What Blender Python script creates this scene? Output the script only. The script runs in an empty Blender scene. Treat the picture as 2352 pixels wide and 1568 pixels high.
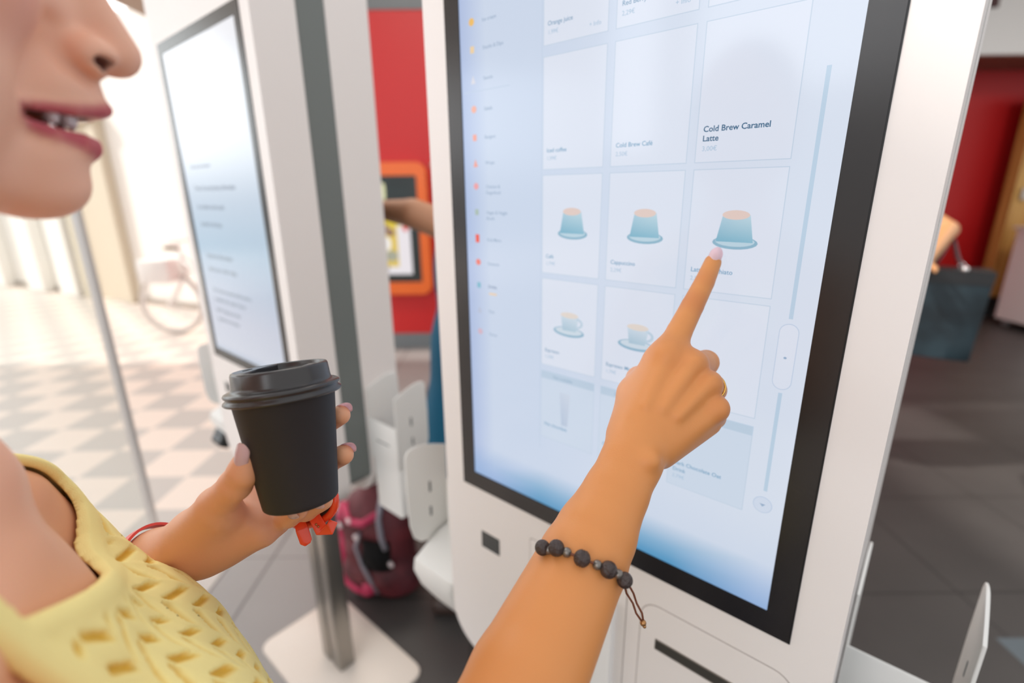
import bpy, bmesh, math, random
import numpy as np
from mathutils import Vector, Matrix

# ------------------------------------------------------------------ camera, world, lights, exposure
SC = bpy.context.scene
COL = SC.collection
EYE = 1.45                                   # camera height above the floor
YAW, PITCH, ROLL = math.radians(40.7284), math.radians(16.6011), math.radians(-0.6134)
FOCAL_PX = 1153.77                           # for a 2352 px wide frame

cam_data = bpy.data.cameras.new('camera')
cam = bpy.data.objects.new('camera', cam_data)
COL.objects.link(cam)
_f = Vector((-math.sin(YAW) * math.cos(PITCH), math.cos(YAW) * math.cos(PITCH), -math.sin(PITCH)))
_r = _f.cross(Vector((0, 0, 1))).normalized()
_u = _r.cross(_f)
_r2 = _r * math.cos(ROLL) + _u * math.sin(ROLL)
_u2 = -_r * math.sin(ROLL) + _u * math.cos(ROLL)
cam.matrix_world = Matrix(((_r2.x, _u2.x, -_f.x, 0), (_r2.y, _u2.y, -_f.y, 0), (_r2.z, _u2.z, -_f.z, EYE), (0, 0, 0, 1)))
cam_data.sensor_width = 36.0
cam_data.lens = 36.0 * FOCAL_PX / 2352.0
cam_data.clip_start = 0.02
cam_data.clip_end = 200
cam_data.dof.use_dof = True
cam_data.dof.focus_distance = 0.375
cam_data.dof.aperture_fstop = 2.8
SC.camera = cam

SC.view_settings.view_transform = 'Standard'
SC.view_settings.look = 'None'
SC.view_settings.gamma = 1.0
SC.view_settings.use_curve_mapping = False
SC.view_settings.exposure = 0.0
SC.cycles.use_denoising = True
SC.cycles.max_bounces = 8
SC.cycles.diffuse_bounces = 4
SC.cycles.transparent_max_bounces = 12
SC.cycles.caustics_reflective = False
SC.cycles.caustics_refractive = False
SC.cycles.sample_clamp_indirect = 6.0

world = bpy.data.worlds.new('daylight')
SC.world = world
world.use_nodes = True
world.node_tree.nodes['Background'].inputs[0].default_value = (0.985, 0.99, 1.0, 1)
def _sky():
    # soft daylight all round, brighter sky over the open forecourt to the left
    nt = world.node_tree
    tc = nt.nodes.new('ShaderNodeTexCoord')
    sp = nt.nodes.new('ShaderNodeSeparateXYZ')
    nt.links.new(tc.outputs['Generated'], sp.inputs[0])
    def ramp(sock, a, b):
        m = nt.nodes.new('ShaderNodeMapRange')
        m.interpolation_type = 'SMOOTHSTEP'
        m.inputs['From Min'].default_value = a; m.inputs['From Max'].default_value = b
        nt.links.new(sock, m.inputs['Value'])
        return m.outputs['Result']
    neg = nt.nodes.new('ShaderNodeMath'); neg.operation = 'MULTIPLY'; neg.inputs[1].default_value = -1
    nt.links.new(sp.outputs['X'], neg.inputs[0])
    mul = nt.nodes.new('ShaderNodeMath'); mul.operation = 'MULTIPLY'
    nt.links.new(ramp(neg.outputs[0], 0.35, 0.8), mul.inputs[0]); nt.links.new(ramp(sp.outputs['Z'], -0.02, 0.10), mul.inputs[1])
    st = nt.nodes.new('ShaderNodeMath'); st.operation = 'MULTIPLY_ADD'; st.inputs[1].default_value = 2.4; st.inputs[2].default_value = 0.95
    nt.links.new(mul.outputs[0], st.inputs[0])
    nt.links.new(st.outputs[0], nt.nodes['Background'].inputs[1])
_sky()

def add_light(name, kind, loc, direction, energy, color=(1, 1, 1), size=1.0, size_y=None, angle=None):
    d = bpy.data.lights.new(name, kind)
    d.energy = energy
    d.color = color
    if kind == 'AREA':
        d.size = size
        if size_y:
            d.shape = 'RECTANGLE'
            d.size_y = size_y
    if kind == 'SUN':
        d.angle = math.radians(angle or 1.0)
    o = bpy.data.objects.new(name, d)
    o.location = loc
    o.rotation_euler = Vector(direction).to_track_quat('-Z', 'Y').to_euler()
    COL.objects.link(o)
    return o

AX = Vector((math.cos(YAW), math.sin(YAW), 0))     # room axes: along the back wall ...
BX = Vector((-math.sin(YAW), math.cos(YAW), 0))    # ... and away from the camera, towards it
def room(a, b, z):
    """room coordinates (z measured from the floor) to world"""
    return AX * a + BX * b + Vector((0, 0, z))

BODY_CELL = 0.0017                           # mesh size of the woman
WINDOW_GLOW = 3.0                            # daylight outside the windows
sun = add_light('sun', 'SUN', (-6, 0, 6), AX * 0.75 + Vector((0, 0, -0.66)), 3.2, (1.0, 0.95, 0.88), angle=1.5)

# ------------------------------------------------------------------ helpers
def lin(c):
    out = []
    for v in c[:3]:
        v = v / 255.0
        out.append(v / 12.92 if v <= 0.04045 else ((v + 0.055) / 1.055) ** 2.4)
    return (out[0], out[1], out[2], 1.0)

def mat(name, rgb, rough=0.5, metal=0.0, spec=0.5, coat=0.0, sss=0.0, emit=None, emit_s=0.0):
    m = bpy.data.materials.new(name)
    m.use_nodes = True
    b = m.node_tree.nodes['Principled BSDF']
    b.inputs['Base Color'].default_value = lin(rgb)
    b.inputs['Roughness'].default_value = rough
    b.inputs['Metallic'].default_value = metal
    b.inputs['Specular IOR Level'].default_value = spec
    if coat:
        b.inputs['Coat Weight'].default_value = coat
        b.inputs['Coat Roughness'].default_value = 0.05
    if sss:
        b.inputs['Subsurface Weight'].default_value = sss
        b.inputs['Subsurface Radius'].default_value = (1.0, 0.35, 0.15)
        b.inputs['Subsurface Scale'].default_value = 0.004
    if emit:
        b.inputs['Emission Color'].default_value = lin(emit)
        b.inputs['Emission Strength'].default_value = emit_s
    return m

def nodes_of(m):
    nt = m.node_tree
    return nt, nt.nodes['Principled BSDF']

def add_noise_bump(m, scale, strength, dist=0.001, detail=3):
    nt, b = nodes_of(m)
    tc = nt.nodes.new('ShaderNodeTexCoord')
    n = nt.nodes.new('ShaderNodeTexNoise')
    n.inputs['Scale'].default_value = scale
    n.inputs['Detail'].default_value = detail
    bp = nt.nodes.new('ShaderNodeBump')
    bp.inputs['Strength'].default_value = strength
    bp.inputs['Distance'].default_value = dist
    nt.links.new(tc.outputs['Object'], n.inputs['Vector'])
    nt.links.new(n.outputs['Fac'], bp.inputs['Height'])
    nt.links.new(bp.outputs['Normal'], b.inputs['Normal'])
    return n

def vary(m, rgb_a, rgb_b, scale, detail=3, lo=0.35, hi=0.65):
    """real mottling of a surface's own colour"""
    nt, b = nodes_of(m)
    tc = nt.nodes.new('ShaderNodeTexCoord')
    n = nt.nodes.new('ShaderNodeTexNoise')
    n.inputs['Scale'].default_value = scale
    n.inputs['Detail'].default_value = detail
    r = nt.nodes.new('ShaderNodeValToRGB')
    r.color_ramp.elements[0].position = lo
    r.color_ramp.elements[0].color = lin(rgb_a)
    r.color_ramp.elements[1].position = hi
    r.color_ramp.elements[1].color = lin(rgb_b)
    nt.links.new(tc.outputs['Object'], n.inputs['Vector'])
    nt.links.new(n.outputs['Fac'], r.inputs['Fac'])
    nt.links.new(r.outputs['Color'], b.inputs['Base Color'])
    return r

def world_loc(o):
    v = Vector((0, 0, 0))
    while o is not None:
        v += o.location
        o = o.parent
    return v

def tag(o, label=None, cat=None, group=None, kind=None):
    if label: o['label'] = label
    if cat: o['category'] = cat
    if group: o['group'] = group
    if kind: o['kind'] = kind
    return o

def thing(name, loc, label, cat, group=None):
    o = bpy.data.objects.new(name, None)
    o.empty_display_size = 0.05
    o.location = loc
    COL.objects.link(o)
    return tag(o, label, cat, group)

def link(name, me, mats, parent=None, smooth=False, origin=None):
    """mesh given in world coordinates becomes one object (child of parent if given)"""
    o = bpy.data.objects.new(name, me)
    COL.objects.link(o)
    for m in (mats if isinstance(mats, (list, tuple)) else [mats]):
        me.materials.append(m)
    n = len(me.vertices)
    co = np.empty(n * 3, dtype=np.float32)
    me.vertices.foreach_get('co', co)
    co = co.reshape(-1, 3)
    if origin is None and parent is None and n:
        lo, hi = co.min(0), co.max(0)
        origin = ((lo[0] + hi[0]) / 2, (lo[1] + hi[1]) / 2, lo[2])
    if parent is not None:
        o.parent = parent
        base = world_loc(parent)
    else:
        base = Vector(origin) if origin is not None else Vector((0, 0, 0))
        o.location = base
    co -= np.array(base, dtype=np.float32)
    me.vertices.foreach_set('co', co.ravel())
    if smooth:
        me.polygons.foreach_set('use_smooth', [True] * len(me.polygons))
    me.update()
    return o

def bm_obj(name, bm, mats, parent=None, smooth=False, sharp=None, origin=None):
    bmesh.ops.recalc_face_normals(bm, faces=bm.faces)
    if sharp is not None:
        for e in bm.edges:
            if len(e.link_faces) == 2 and e.calc_face_angle(0) > sharp:
                e.smooth = False
        smooth = True
    me = bpy.data.meshes.new(name)
    bm.to_mesh(me)
    bm.free()
    return link(name, me, mats, parent, smooth, origin)

def box(bm, lo, hi, bevel=0.0, seg=2, mi=0, M=None):
    lo, hi = Vector(lo), Vector(hi)
    g = bmesh.ops.create_cube(bm, size=1.0)
    vs = g['verts']
    for v in vs:
        v.co = Vector(((lo.x + hi.x) / 2 + v.co.x * (hi.x - lo.x), (lo.y + hi.y) / 2 + v.co.y * (hi.y - lo.y), (lo.z + hi.z) / 2 + v.co.z * (hi.z - lo.z)))
    fs = set(f for v in vs for f in v.link_faces)
    es = list(set(e for v in vs for e in v.link_edges))
    if bevel > 0:
        r = bmesh.ops.bevel(bm, geom=es, offset=bevel, segments=seg, profile=0.5, affect='EDGES')
        fs = set(f for f in fs if f.is_valid) | set(r['faces'])
        vs = list(set(v for f in fs for v in f.verts))
    for f in fs:
        if f.is_valid: f.material_index = mi
    if M is not None:
        for v in vs: v.co = M @ v.co
    return vs

def room_box(bm, lo, hi, bevel=0.0, mi=0):
    M = Matrix.Rotation(YAW, 4, 'Z')
    return box(bm, lo, hi, bevel, 2, mi, M)

def rounded_rect(x0, x1, y0, y1, r, n=6):
    """r: one radius or (bottom-left, bottom-right, top-right, top-left)"""
    rr = (r,) * 4 if not isinstance(r, (tuple, list)) else r
    pts = []
    for (cx, cy, a0, q) in ((x0 + rr[0], y0 + rr[0], 180, rr[0]), (x1 - rr[1], y0 + rr[1], 270, rr[1]), (x1 - rr[2], y1 - rr[2], 0, rr[2]), (x0 + rr[3], y1 - rr[3], 90, rr[3])):
        if q <= 1e-6:
            pts.append((cx, cy)); continue
        for i in range(n + 1):
            a = math.radians(a0 + 90 * i / n)
            pts.append((cx + q * math.cos(a), cy + q * math.sin(a)))
    return pts

def prism(bm, pts, place, t0, t1, bevel=0.0, seg=2, mi=0):
    """2D outline swept between t0 and t1; place(u, v, t) -> world"""
    a = [bm.verts.new(place(u, v, t0)) for u, v in pts]
    b = [bm.verts.new(place(u, v, t1)) for u, v in pts]
    f0 = bm.faces.new(a)
    f1 = bm.faces.new(b[::-1])
    fs = [f0, f1]
    n = len(pts)
    for i in range(n):
        j = (i + 1) % n
        fs.append(bm.faces.new((a[i], b[i], b[j], a[j])))
    for f in fs: f.material_index = mi
    if bevel > 0:
        es = list(f0.edges) + list(f1.edges)
        r = bmesh.ops.bevel(bm, geom=es, offset=bevel, segments=seg, profile=0.5, affect='EDGES')
        for f in r['faces']: f.material_index = mi
    return a + b

def ring_prism(bm, outer, inner, place, t0, t1, mi=0):
    """frame between two outlines of equal length"""
    n = len(outer)
    A = [[bm.verts.new(place(u, v, t)) for u, v in pts] for pts, t in ((outer, t0), (inner, t0), (inner, t1), (outer, t1))]
    for k in range(4):
        p, q = A[k], A[(k + 1) % 4]
        for i in range(n):
            j = (i + 1) % n
            bm.faces.new((p[i], p[j], q[j], q[i])).material_index = mi

def tube(bm, pts, radii, n=10, cap=True, mi=0, closed=False):
    pts = [Vector(p) for p in pts]
    if not isinstance(radii, (list, tuple)): radii = [radii] * len(pts)
    rings = []
    prev = None
    m = len(pts)
    for i, p in enumerate(pts):
        if closed:
            d = (pts[(i + 1) % m] - pts[i - 1]).normalized()
        else:
            d = (pts[min(i + 1, m - 1)] - pts[max(i - 1, 0)]).normalized()
        if prev is None:
            s = d.orthogonal().normalized()
        else:
            s = (prev - d * prev.dot(d))
            s = s.normalized() if s.length > 1e-6 else d.orthogonal().normalized()
        prev = s
        t = d.cross(s)
        rings.append([bm.verts.new(p + (s * math.cos(2 * math.pi * k / n) + t * math.sin(2 * math.pi * k / n)) * radii[i]) for k in range(n)])
    for i in range(m if closed else m - 1):
        a, b = rings[i], rings[(i + 1) % m]
        for k in range(n):
            l = (k + 1) % n
            bm.faces.new((a[k], a[l], b[l], b[k])).material_index = mi
    if cap and not closed:
        bm.faces.new(rings[0][::-1]).material_index = mi
        bm.faces.new(rings[-1]).material_index = mi
    return rings

def lathe(bm, prof, n=48, M=None, mi=0):
    """prof: (radius, z) list"""
    rings = []
    for r, z in prof:
        if r < 1e-6:
            rings.append([bm.verts.new((0, 0, z))])
        else:
            rings.append([bm.verts.new((r * math.cos(2 * math.pi * k / n), r * math.sin(2 * math.pi * k / n), z)) for k in range(n)])
    for a, b in zip(rings, rings[1:]):
        for k in range(n):
            l = (k + 1) % n
            if len(a) == 1 and len(b) == 1: continue
            if len(a) == 1: f = bm.faces.new((a[0], b[l], b[k]))
            elif len(b) == 1: f = bm.faces.new((a[k], a[l], b[0]))
            else: f = bm.faces.new((a[k], a[l], b[l], b[k]))
            f.material_index = mi
    vs = [v for r in rings for v in r]
    if M is not None:
        for v in vs: v.co = M @ v.co
    return vs

def ball(bm, c, r, seg=16, mi=0, scale=(1, 1, 1), M=None):
    g = bmesh.ops.create_uvsphere(bm, u_segments=seg, v_segments=max(6, seg // 2), radius=1.0)
    for v in g['verts']:
        q = Vector((v.co.x * r * scale[0], v.co.y * r * scale[1], v.co.z * r * scale[2]))
        if M is not None: q = M @ q
        v.co = q + Vector(c)
    for f in set(f for v in g['verts'] for f in v.link_faces): f.material_index = mi
    return g['verts']

# ------------------------------------------------------------------ materials
M_WHITE = mat('white_powder_coat', (238, 232, 229), 0.42, spec=0.4)
M_WHITE2 = mat('white_bracket_steel', (233, 232, 229), 0.38, spec=0.4)
M_GREY = mat('grey_core_panel', (112, 118, 116), 0.5)
M_BEZEL = mat('black_glass_bezel', (34, 31, 31), 0.22, spec=0.5)
M_BEZEL_NOISE = add_noise_bump(M_BEZEL, 9, 0.02)
M_BLACK = mat('black_plastic', (24, 24, 25), 0.4)
M_GAP = mat('panel_gap_grey', (176, 168, 164), 0.7)
M_SLOTDARK = mat('dark_slot', (58, 55, 50), 0.8)
add_noise_bump(M_SLOTDARK, 900, 0.5)
M_STEEL = mat('brushed_steel', (160, 156, 150), 0.3, metal=1.0)
M_PLATE = mat('cream_base_plate', (226, 214, 203), 0.35, spec=0.4)
M_SLOTHOLE = mat('slot_hole_grey', (92, 98, 100), 0.7)

def ui_material():
    m = bpy.data.materials.new('lit_screen')
    m.use_nodes = True
    nt, b = nodes_of(m)
    a = nt.nodes.new('ShaderNodeVertexColor')
    a.layer_name = 'col'
    nt.links.new(a.outputs['Color'], b.inputs['Emission Color'])
    b.inputs['Base Color'].default_value = (0.01, 0.01, 0.012, 1)
    b.inputs['Emission Strength'].default_value = 0.93
    b.inputs['Roughness'].default_value = 0.13
    b.inputs['Specular IOR Level'].default_value = 0.5
    return m
M_UI = ui_material()

_text_cache = {}
def text_geometry(s, size, bold=0.0):
    key = (s, size, bold)
    if key not in _text_cache:
        cu = bpy.data.curves.new('txt', 'FONT')
        cu.body = s
        cu.size = size
        cu.offset = bold
        cu.resolution_u = 3
        o = bpy.data.objects.new('txt', cu)
        COL.objects.link(o)
        dg = bpy.context.evaluated_depsgraph_get()
        me = bpy.data.meshes.new_from_object(o.evaluated_get(dg))
        vs = [tuple(v.co) for v in me.vertices]
        fs = [tuple(p.vertices) for p in me.polygons]
        bpy.data.objects.remove(o)
        bpy.data.curves.remove(cu)
        bpy.data.meshes.remove(me)
        _text_cache[key] = (vs, fs)
    return _text_cache[key]

class UI:
    """flat lit shapes on a screen: x to the right, z up, small steps towards the viewer"""
    def __init__(s, place):
        s.v, s.f, s.c, s.place = [], [], [], place
    def poly(s, pts, col, layer, cols=None):
        n = len(s.v)
        for i, (x, z) in enumerate(pts):
            s.v.append(s.place(x, z, layer * 0.00012))
            s.c.append(lin(cols[i] if cols else col))
        s.f.append(tuple(range(n, n + len(pts))))
    def rect(s, x0, x1, z0, z1, col, layer, cols=None):
        s.poly([(x0, z0), (x1, z0), (x1, z1), (x0, z1)], col, layer, cols)
    def frame(s, x0, x1, z0, z1, w, col, layer):
        s.rect(x0, x1, z0, z0 + w, col, layer); s.rect(x0, x1, z1 - w, z1, col, layer)
        s.rect(x0, x0 + w, z0 + w, z1 - w, col, layer); s.rect(x1 - w, x1, z0 + w, z1 - w, col, layer)
    def ellipse(s, x, z, rx, rz, col, layer, n=20, cols=None):
        s.poly([(x + rx * math.cos(2 * math.pi * i / n), z + rz * math.sin(2 * math.pi * i / n)) for i in range(n)], col, layer, cols)
    def text(s, t, x, z, size, col, layer, bold=0.0):
        vs, fs = text_geometry(t, size, bold)
        n = len(s.v)
        for q in vs:
            s.v.append(s.place(x + q[0], z + q[1], layer * 0.00012)); s.c.append(lin(col))
        for f in fs: s.f.append(tuple(i + n for i in f))
    def build(s, name, parent, material=None):
        me = bpy.data.meshes.new(name)
        me.from_pydata([tuple(v) for v in s.v], [], s.f)
        at = me.color_attributes.new('col', 'FLOAT_COLOR', 'POINT')
        at.data.foreach_set('color', np.array(s.c, dtype=np.float32).ravel())
        return link(name, me, material or M_UI, parent)
# ------------------------------------------------------------------ the room
def structure(name, bm, mats, **k):
    o = bm_obj(name, bm, mats, **k)
    o['kind'] = 'structure'
    return o

def floor_material():
    """tile zones of the hall: beige/grey checker, dark tiles, with a mid-grey strip for outdoor sheen (object axes = room axes)"""
    m = mat('floor_tiles', (90, 88, 86), 0.42, spec=0.45)
    nt, b = nodes_of(m)
    N, L = nt.nodes.new, nt.links.new
    tc = N('ShaderNodeTexCoord')
    sep = N('ShaderNodeSeparateXYZ'); L(tc.outputs['Object'], sep.inputs[0])
    def math_(op, a, bb=None, c=None):
        n = N('ShaderNodeMath'); n.operation = op
        for i, q in enumerate((a, bb, c)):
            if q is None: continue
            if isinstance(q, (int, float)): n.inputs[i].default_value = q
            else: L(q, n.inputs[i])
        return n.outputs[0]
    def mix(fac, ca, cb):
        n = N('ShaderNodeMix'); n.data_type = 'RGBA'
        if isinstance(fac, (int, float)): n.inputs['Factor'].default_value = fac
        else: L(fac, n.inputs['Factor'])
        for s, q in ((n.inputs['A'], ca), (n.inputs['B'], cb)):
            if isinstance(q, tuple): s.default_value = q
            else: L(q, s)
        return n.outputs['Result']
    a, bb = sep.outputs[0], sep.outputs[1]
    def seam(coord, size, off, w):
        fr = math_('FRACT', math_('DIVIDE', math_('ADD', coord, off), size))
        return math_('LESS_THAN', fr, w)
    # checker 0.293 m
    mp = N('ShaderNodeMapping'); mp.inputs['Location'].default_value = (1.17, 0.25, 0.5)
    L(tc.outputs['Object'], mp.inputs['Vector'])
    ck = N('ShaderNodeTexChecker'); ck.inputs['Scale'].default_value = 1 / 0.293
    ck.inputs['Color1'].default_value = lin((236, 220, 208)); ck.inputs['Color2'].default_value = lin((196, 188, 182))
    L(mp.outputs['Vector'], ck.inputs['Vector'])
    noise = N('ShaderNodeTexNoise'); noise.inputs['Scale'].default_value = 2.2; noise.inputs['Detail'].default_value = 4
    L(tc.outputs['Object'], noise.inputs['Vector'])
    dark = mix(noise.outputs['Fac'], lin((58, 55, 54)), lin((82, 78, 76)))
    s_dark = math_('MAXIMUM', seam(a, 0.6, 0.75, 0.012), seam(bb, 0.6, 0.28, 0.012))
    dark = mix(s_dark, dark, lin((44, 42, 41)))
    midg = mix(noise.outputs['Fac'], lin((146, 142, 140)), lin((160, 156, 154)))  # mid-grey puts outdoor sheen on the dark tiles into the colour
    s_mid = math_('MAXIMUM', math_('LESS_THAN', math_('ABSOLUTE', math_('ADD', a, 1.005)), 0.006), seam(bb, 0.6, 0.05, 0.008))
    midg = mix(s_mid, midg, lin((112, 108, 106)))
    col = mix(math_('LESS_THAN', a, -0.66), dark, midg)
    edge = math_('LESS_THAN', math_('ABSOLUTE', math_('ADD', a, 1.165)), 0.006)
    col = mix(math_('LESS_THAN', a, -1.165), col, ck.outputs['Color'])
    col = mix(edge, col, lin((110, 104, 100)))
    # one lighter slate tile at the right
    ta = math_('MULTIPLY', math_('GREATER_THAN', a, 1.61), math_('LESS_THAN', a, 1.95))
    tb = math_('MULTIPLY', math_('GREATER_THAN', bb, 0.98), math_('LESS_THAN', bb, 1.325))
    col = mix(math_('MULTIPLY', ta, tb), col, lin((96, 106, 112)))
    L(col, b.inputs['Base Color'])
    return m

bm = bmesh.new()
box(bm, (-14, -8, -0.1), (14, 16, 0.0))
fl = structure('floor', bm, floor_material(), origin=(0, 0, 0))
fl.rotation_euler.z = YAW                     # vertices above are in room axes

M_RED = mat('red_wall_paint', (205, 32, 34), 0.45)
M_GREYBAND = mat('grey_wall_band', (118, 124, 128), 0.5)
M_CEIL = mat('ceiling_plaster', (190, 178, 162), 0.8)
M_WALLWHITE = mat('white_plaster', (240, 238, 235), 0.7)
M_BROWN = mat('brown_soffit', (140, 105, 90), 0.6)
M_SIGN = mat('dark_maroon_panel', (78, 40, 42), 0.5)

# back wall seen between the two kiosks: grey foot band, red field, grey top band
bm = bmesh.new()
room_box(bm, (-2.6, 4.70, 0.144), (1.9, 4.95, EYE + 1.431), mi=0)
room_box(bm, (-2.6, 4.69, 0.0), (1.9, 4.95, 0.144), mi=1)
room_box(bm, (-2.6, 4.69, EYE + 1.431), (1.9, 4.95, EYE + 2.1), mi=1)
structure('wall_back', bm, [M_RED, M_GREYBAND])
# recessed red wall at the right under a white bulkhead
bm = bmesh.new()
room_box(bm, (1.9, 6.0, 0.0), (9.0, 6.2, EYE + 1.7))
structure('wall_right', bm, mat('deep_red_wall_paint', (190, 20, 22), 0.5))
bm = bmesh.new()
room_box(bm, (1.9, 5.38, EYE + 1.212), (9.0, 6.0, EYE + 2.4), mi=0)
room_box(bm, (1.9, 5.385, EYE + 1.20), (9.0, 6.0, EYE + 1.2115), mi=1)
structure('trim_1', bm, [M_WALLWHITE, M_BROWN])
bm = bmesh.new()
room_box(bm, (4.2, 5.36, EYE + 1.60), (4.568, 5.379, EYE + 2.1), 0.004)
tag(bm_obj('wall_sign', bm, M_SIGN), 'dark maroon sign panel on the white bulkhead above the right red wall', 'sign')
# ceiling over the service area
bm = bmesh.new()
room_box(bm, (-2.65, 3.2, EYE + 1.26), (-2.6, 7.6, EYE + 2.4))
room_box(bm, (-2.65, 3.2, EYE + 2.4), (9.0, 7.6, EYE + 2.5))
structure('ceiling', bm, M_CEIL)
# soffit strip seen above the left kiosk
bm = bmesh.new()
room_box(bm, (-2.65, 3.2, EYE + 1.25), (-2.0, 7.6, EYE + 1.30))
structure('trim_2', bm, M_CEIL)
# roof of the forecourt: shades the checker tiles near the kiosks
bm = bmesh.new()
room_box(bm, (-12, -6, EYE + 2.6), (-2.7, 4.3, EYE + 2.7))
structure('shade_slab', bm, M_WALLWHITE)

# bright facade across the forecourt
F1, F2 = Vector((-9.003, 8.796)), Vector((-5.135, 6.972))
fd = (F2 - F1).normalized(); fn = Vector((-fd.y, fd.x))
if fn.y < 0: fn = -fn
ang = math.atan2(fd.y, fd.x)
MF = Matrix.Rotation(YAW, 4, 'Z') @ Matrix.Translation((F1.x, F1.y, 0)) @ Matrix.Rotation(ang, 4, 'Z')
M_FACADE = mat('bright_facade_paint', (246, 243, 238), 0.7)
M_BEIGE = mat('beige_door_frame', (214, 204, 184), 0.6)
M_CREAM = mat('cream_door_leaf', (236, 228, 214), 0.6)
M_BAND = mat('grey_facade_foot', (170, 160, 150), 0.6)
bm = bmesh.new()
box(bm, (-6, 0, 0), (12, 0.3, 3.5), M=MF)
for x in (-1.2, 0.15, 1.4, 2.35):
    box(bm, (x, -0.16, 0), (x + 0.5, 0.0, 3.5), 0.02, M=MF)
structure('wall_facade', bm, M_FACADE)
bm = bmesh.new()
box(bm, (-6, -0.03, 0), (12, 0.0, 0.08), M=MF)
structure('baseboard_facade', bm, M_BAND)
bm = bmesh.new()
x0, x1, hd = 2.95, 4.15, 2.35
box(bm, (x0, -0.12, 0), (x0 + 0.16, -0.001, hd), 0.01, mi=0, M=MF)
box(bm, (x1 - 0.2, -0.12, 0), (x1, -0.001, hd), 0.01, mi=0, M=MF)
box(bm, (x0 - 0.1, -0.16, hd), (x1 + 0.02, -0.001, hd + 0.16), 0.01, mi=0, M=MF)
box(bm, (x0 + 0.17, -0.04, 0), (x1 - 0.21, -0.001, hd - 0.01), 0.005, mi=1, M=MF)
structure('door_1', bm, [M_BEIGE, M_CREAM])

# clear glass screen with a slim steel edge
def glass_material():
    m = bpy.data.materials.new('clear_glass')
    m.use_nodes = True
    nt = m.node_tree
    nt.nodes.clear()
    out = nt.nodes.new('ShaderNodeOutputMaterial')
    mx = nt.nodes.new('ShaderNodeMixShader')
    tr = nt.nodes.new('ShaderNodeBsdfTransparent')
    tr.inputs[0].default_value = (0.96, 0.98, 0.975, 1)
    gl = nt.nodes.new('ShaderNodeBsdfGlossy'); gl.inputs['Roughness'].default_value = 0.02
    lw_ = nt.nodes.new('ShaderNodeLayerWeight'); lw_.inputs['Blend'].default_value = 0.5
    pw = nt.nodes.new('ShaderNodeMath'); pw.operation = 'POWER'; pw.inputs[1].default_value = 5.0
    sc = nt.nodes.new('ShaderNodeMath'); sc.operation = 'MULTIPLY_ADD'; sc.inputs[1].default_value = 0.5; sc.inputs[2].default_value = 0.03
    nt.links.new(lw_.outputs['Facing'], pw.inputs[0]); nt.links.new(pw.outputs[0], sc.inputs[0])
    nt.links.new(sc.outputs[0], mx.inputs[0]); nt.links.new(tr.outputs[0], mx.inputs[1]); nt.links.new(gl.outputs[0], mx.inputs[2])
    nt.links.new(mx.outputs[0], out.inputs[0])
    return m
M_GLASS = glass_material()
gp = thing('glass_partition', room(-1.52, 1.813, 0), 'clear glass partition with slim pale edge rail standing on the checker floor', 'partition')
bm = bmesh.new()
room_box(bm, (-4.2, 1.808, 0.012), (-1.53, 1.820, 2.3))
bm_obj('glass_pane', bm, M_GLASS, gp)
bm = bmesh.new()
room_box(bm, (-1.53, 1.802, 0.0), (-1.505, 1.826, 2.3), 0.003)
bm_obj('edge_rail', bm, mat('pale_aluminium', (206, 204, 202), 0.35, metal=0.3), gp)
bm = bmesh.new()
room_box(bm, (-4.2, 1.80, 0.0), (-1.531, 1.828, 0.012), 0.002)
bm_obj('floor_channel', bm, mat('grey_channel', (176, 172, 168), 0.4), gp)

# daylight windows of the hall, behind and to the right of the camera
M_PANE = mat('bright_window_pane', (250, 250, 250), 0.4, emit=(245, 250, 255), emit_s=WINDOW_GLOW)
M_FRAME = mat('white_window_frame', (225, 224, 222), 0.5)
for k, (xa, xb, za, zb) in enumerate(((-2.32, -1.88, EYE + 0.30, EYE + 1.9), (-1.62, -0.10, EYE + 0.62, EYE + 2.4), (0.15, 1.7, EYE + 0.45, EYE + 2.4))):
    bm = bmesh.new()
    box(bm, (xa, -3.02, za), (xb, -3.0, zb), mi=0)
    for (p, q) in (((xa - .06, -3.06, za - .06), (xa, -2.97, zb + .06)), ((xb, -3.06, za - .06), (xb + .06, -2.97, zb + .06)), ((xa, -3.06, za - .06), (xb, -2.97, za)), ((xa, -3.06, zb), (xb, -2.97, zb + .06))):
        box(bm, p, q, mi=1)
    structure('window_%d' % (k + 1), bm, [M_PANE, M_FRAME])

# lamp added out of view to brighten the right red wall
cl = thing('fill_light', room(4.9, 2.4, EYE + 2.30), 'added square ceiling light, unseen, that brightens the aisle at the right', 'ceiling light')
bm = bmesh.new(); room_box(bm, (4.3, 1.8, EYE + 2.33), (5.5, 3.0, EYE + 2.399), 0.005)
bm_obj('lamp_housing', bm, M_FRAME, cl)
bm = bmesh.new(); room_box(bm, (4.34, 1.84, EYE + 2.32), (5.46, 2.96, EYE + 2.332))
bm_obj('diffuser', bm, mat('lit_diffuser', (255, 246, 235), 0.5, emit=(255, 250, 244), emit_s=11.0), cl)

cl = thing('fill_light', room(-.9, 3.0, EYE + 2.30), 'added square ceiling light, unseen, that brightens the red back wall', 'ceiling light')  # second unseen lamp, added to lift the red back wall
bm = bmesh.new(); room_box(bm, (-1.5, 2.5, EYE + 2.33), (-.3, 3.15, EYE + 2.399), 0.005)
bm_obj('lamp_housing', bm, M_FRAME, cl)
bm = bmesh.new(); room_box(bm, (-1.46, 2.54, EYE + 2.32), (-.34, 3.11, EYE + 2.332))
bm_obj('diffuser', bm, mat('lit_diffuser_two', (255, 246, 235), 0.5, emit=(255, 244, 230), emit_s=14.0), cl)
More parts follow.
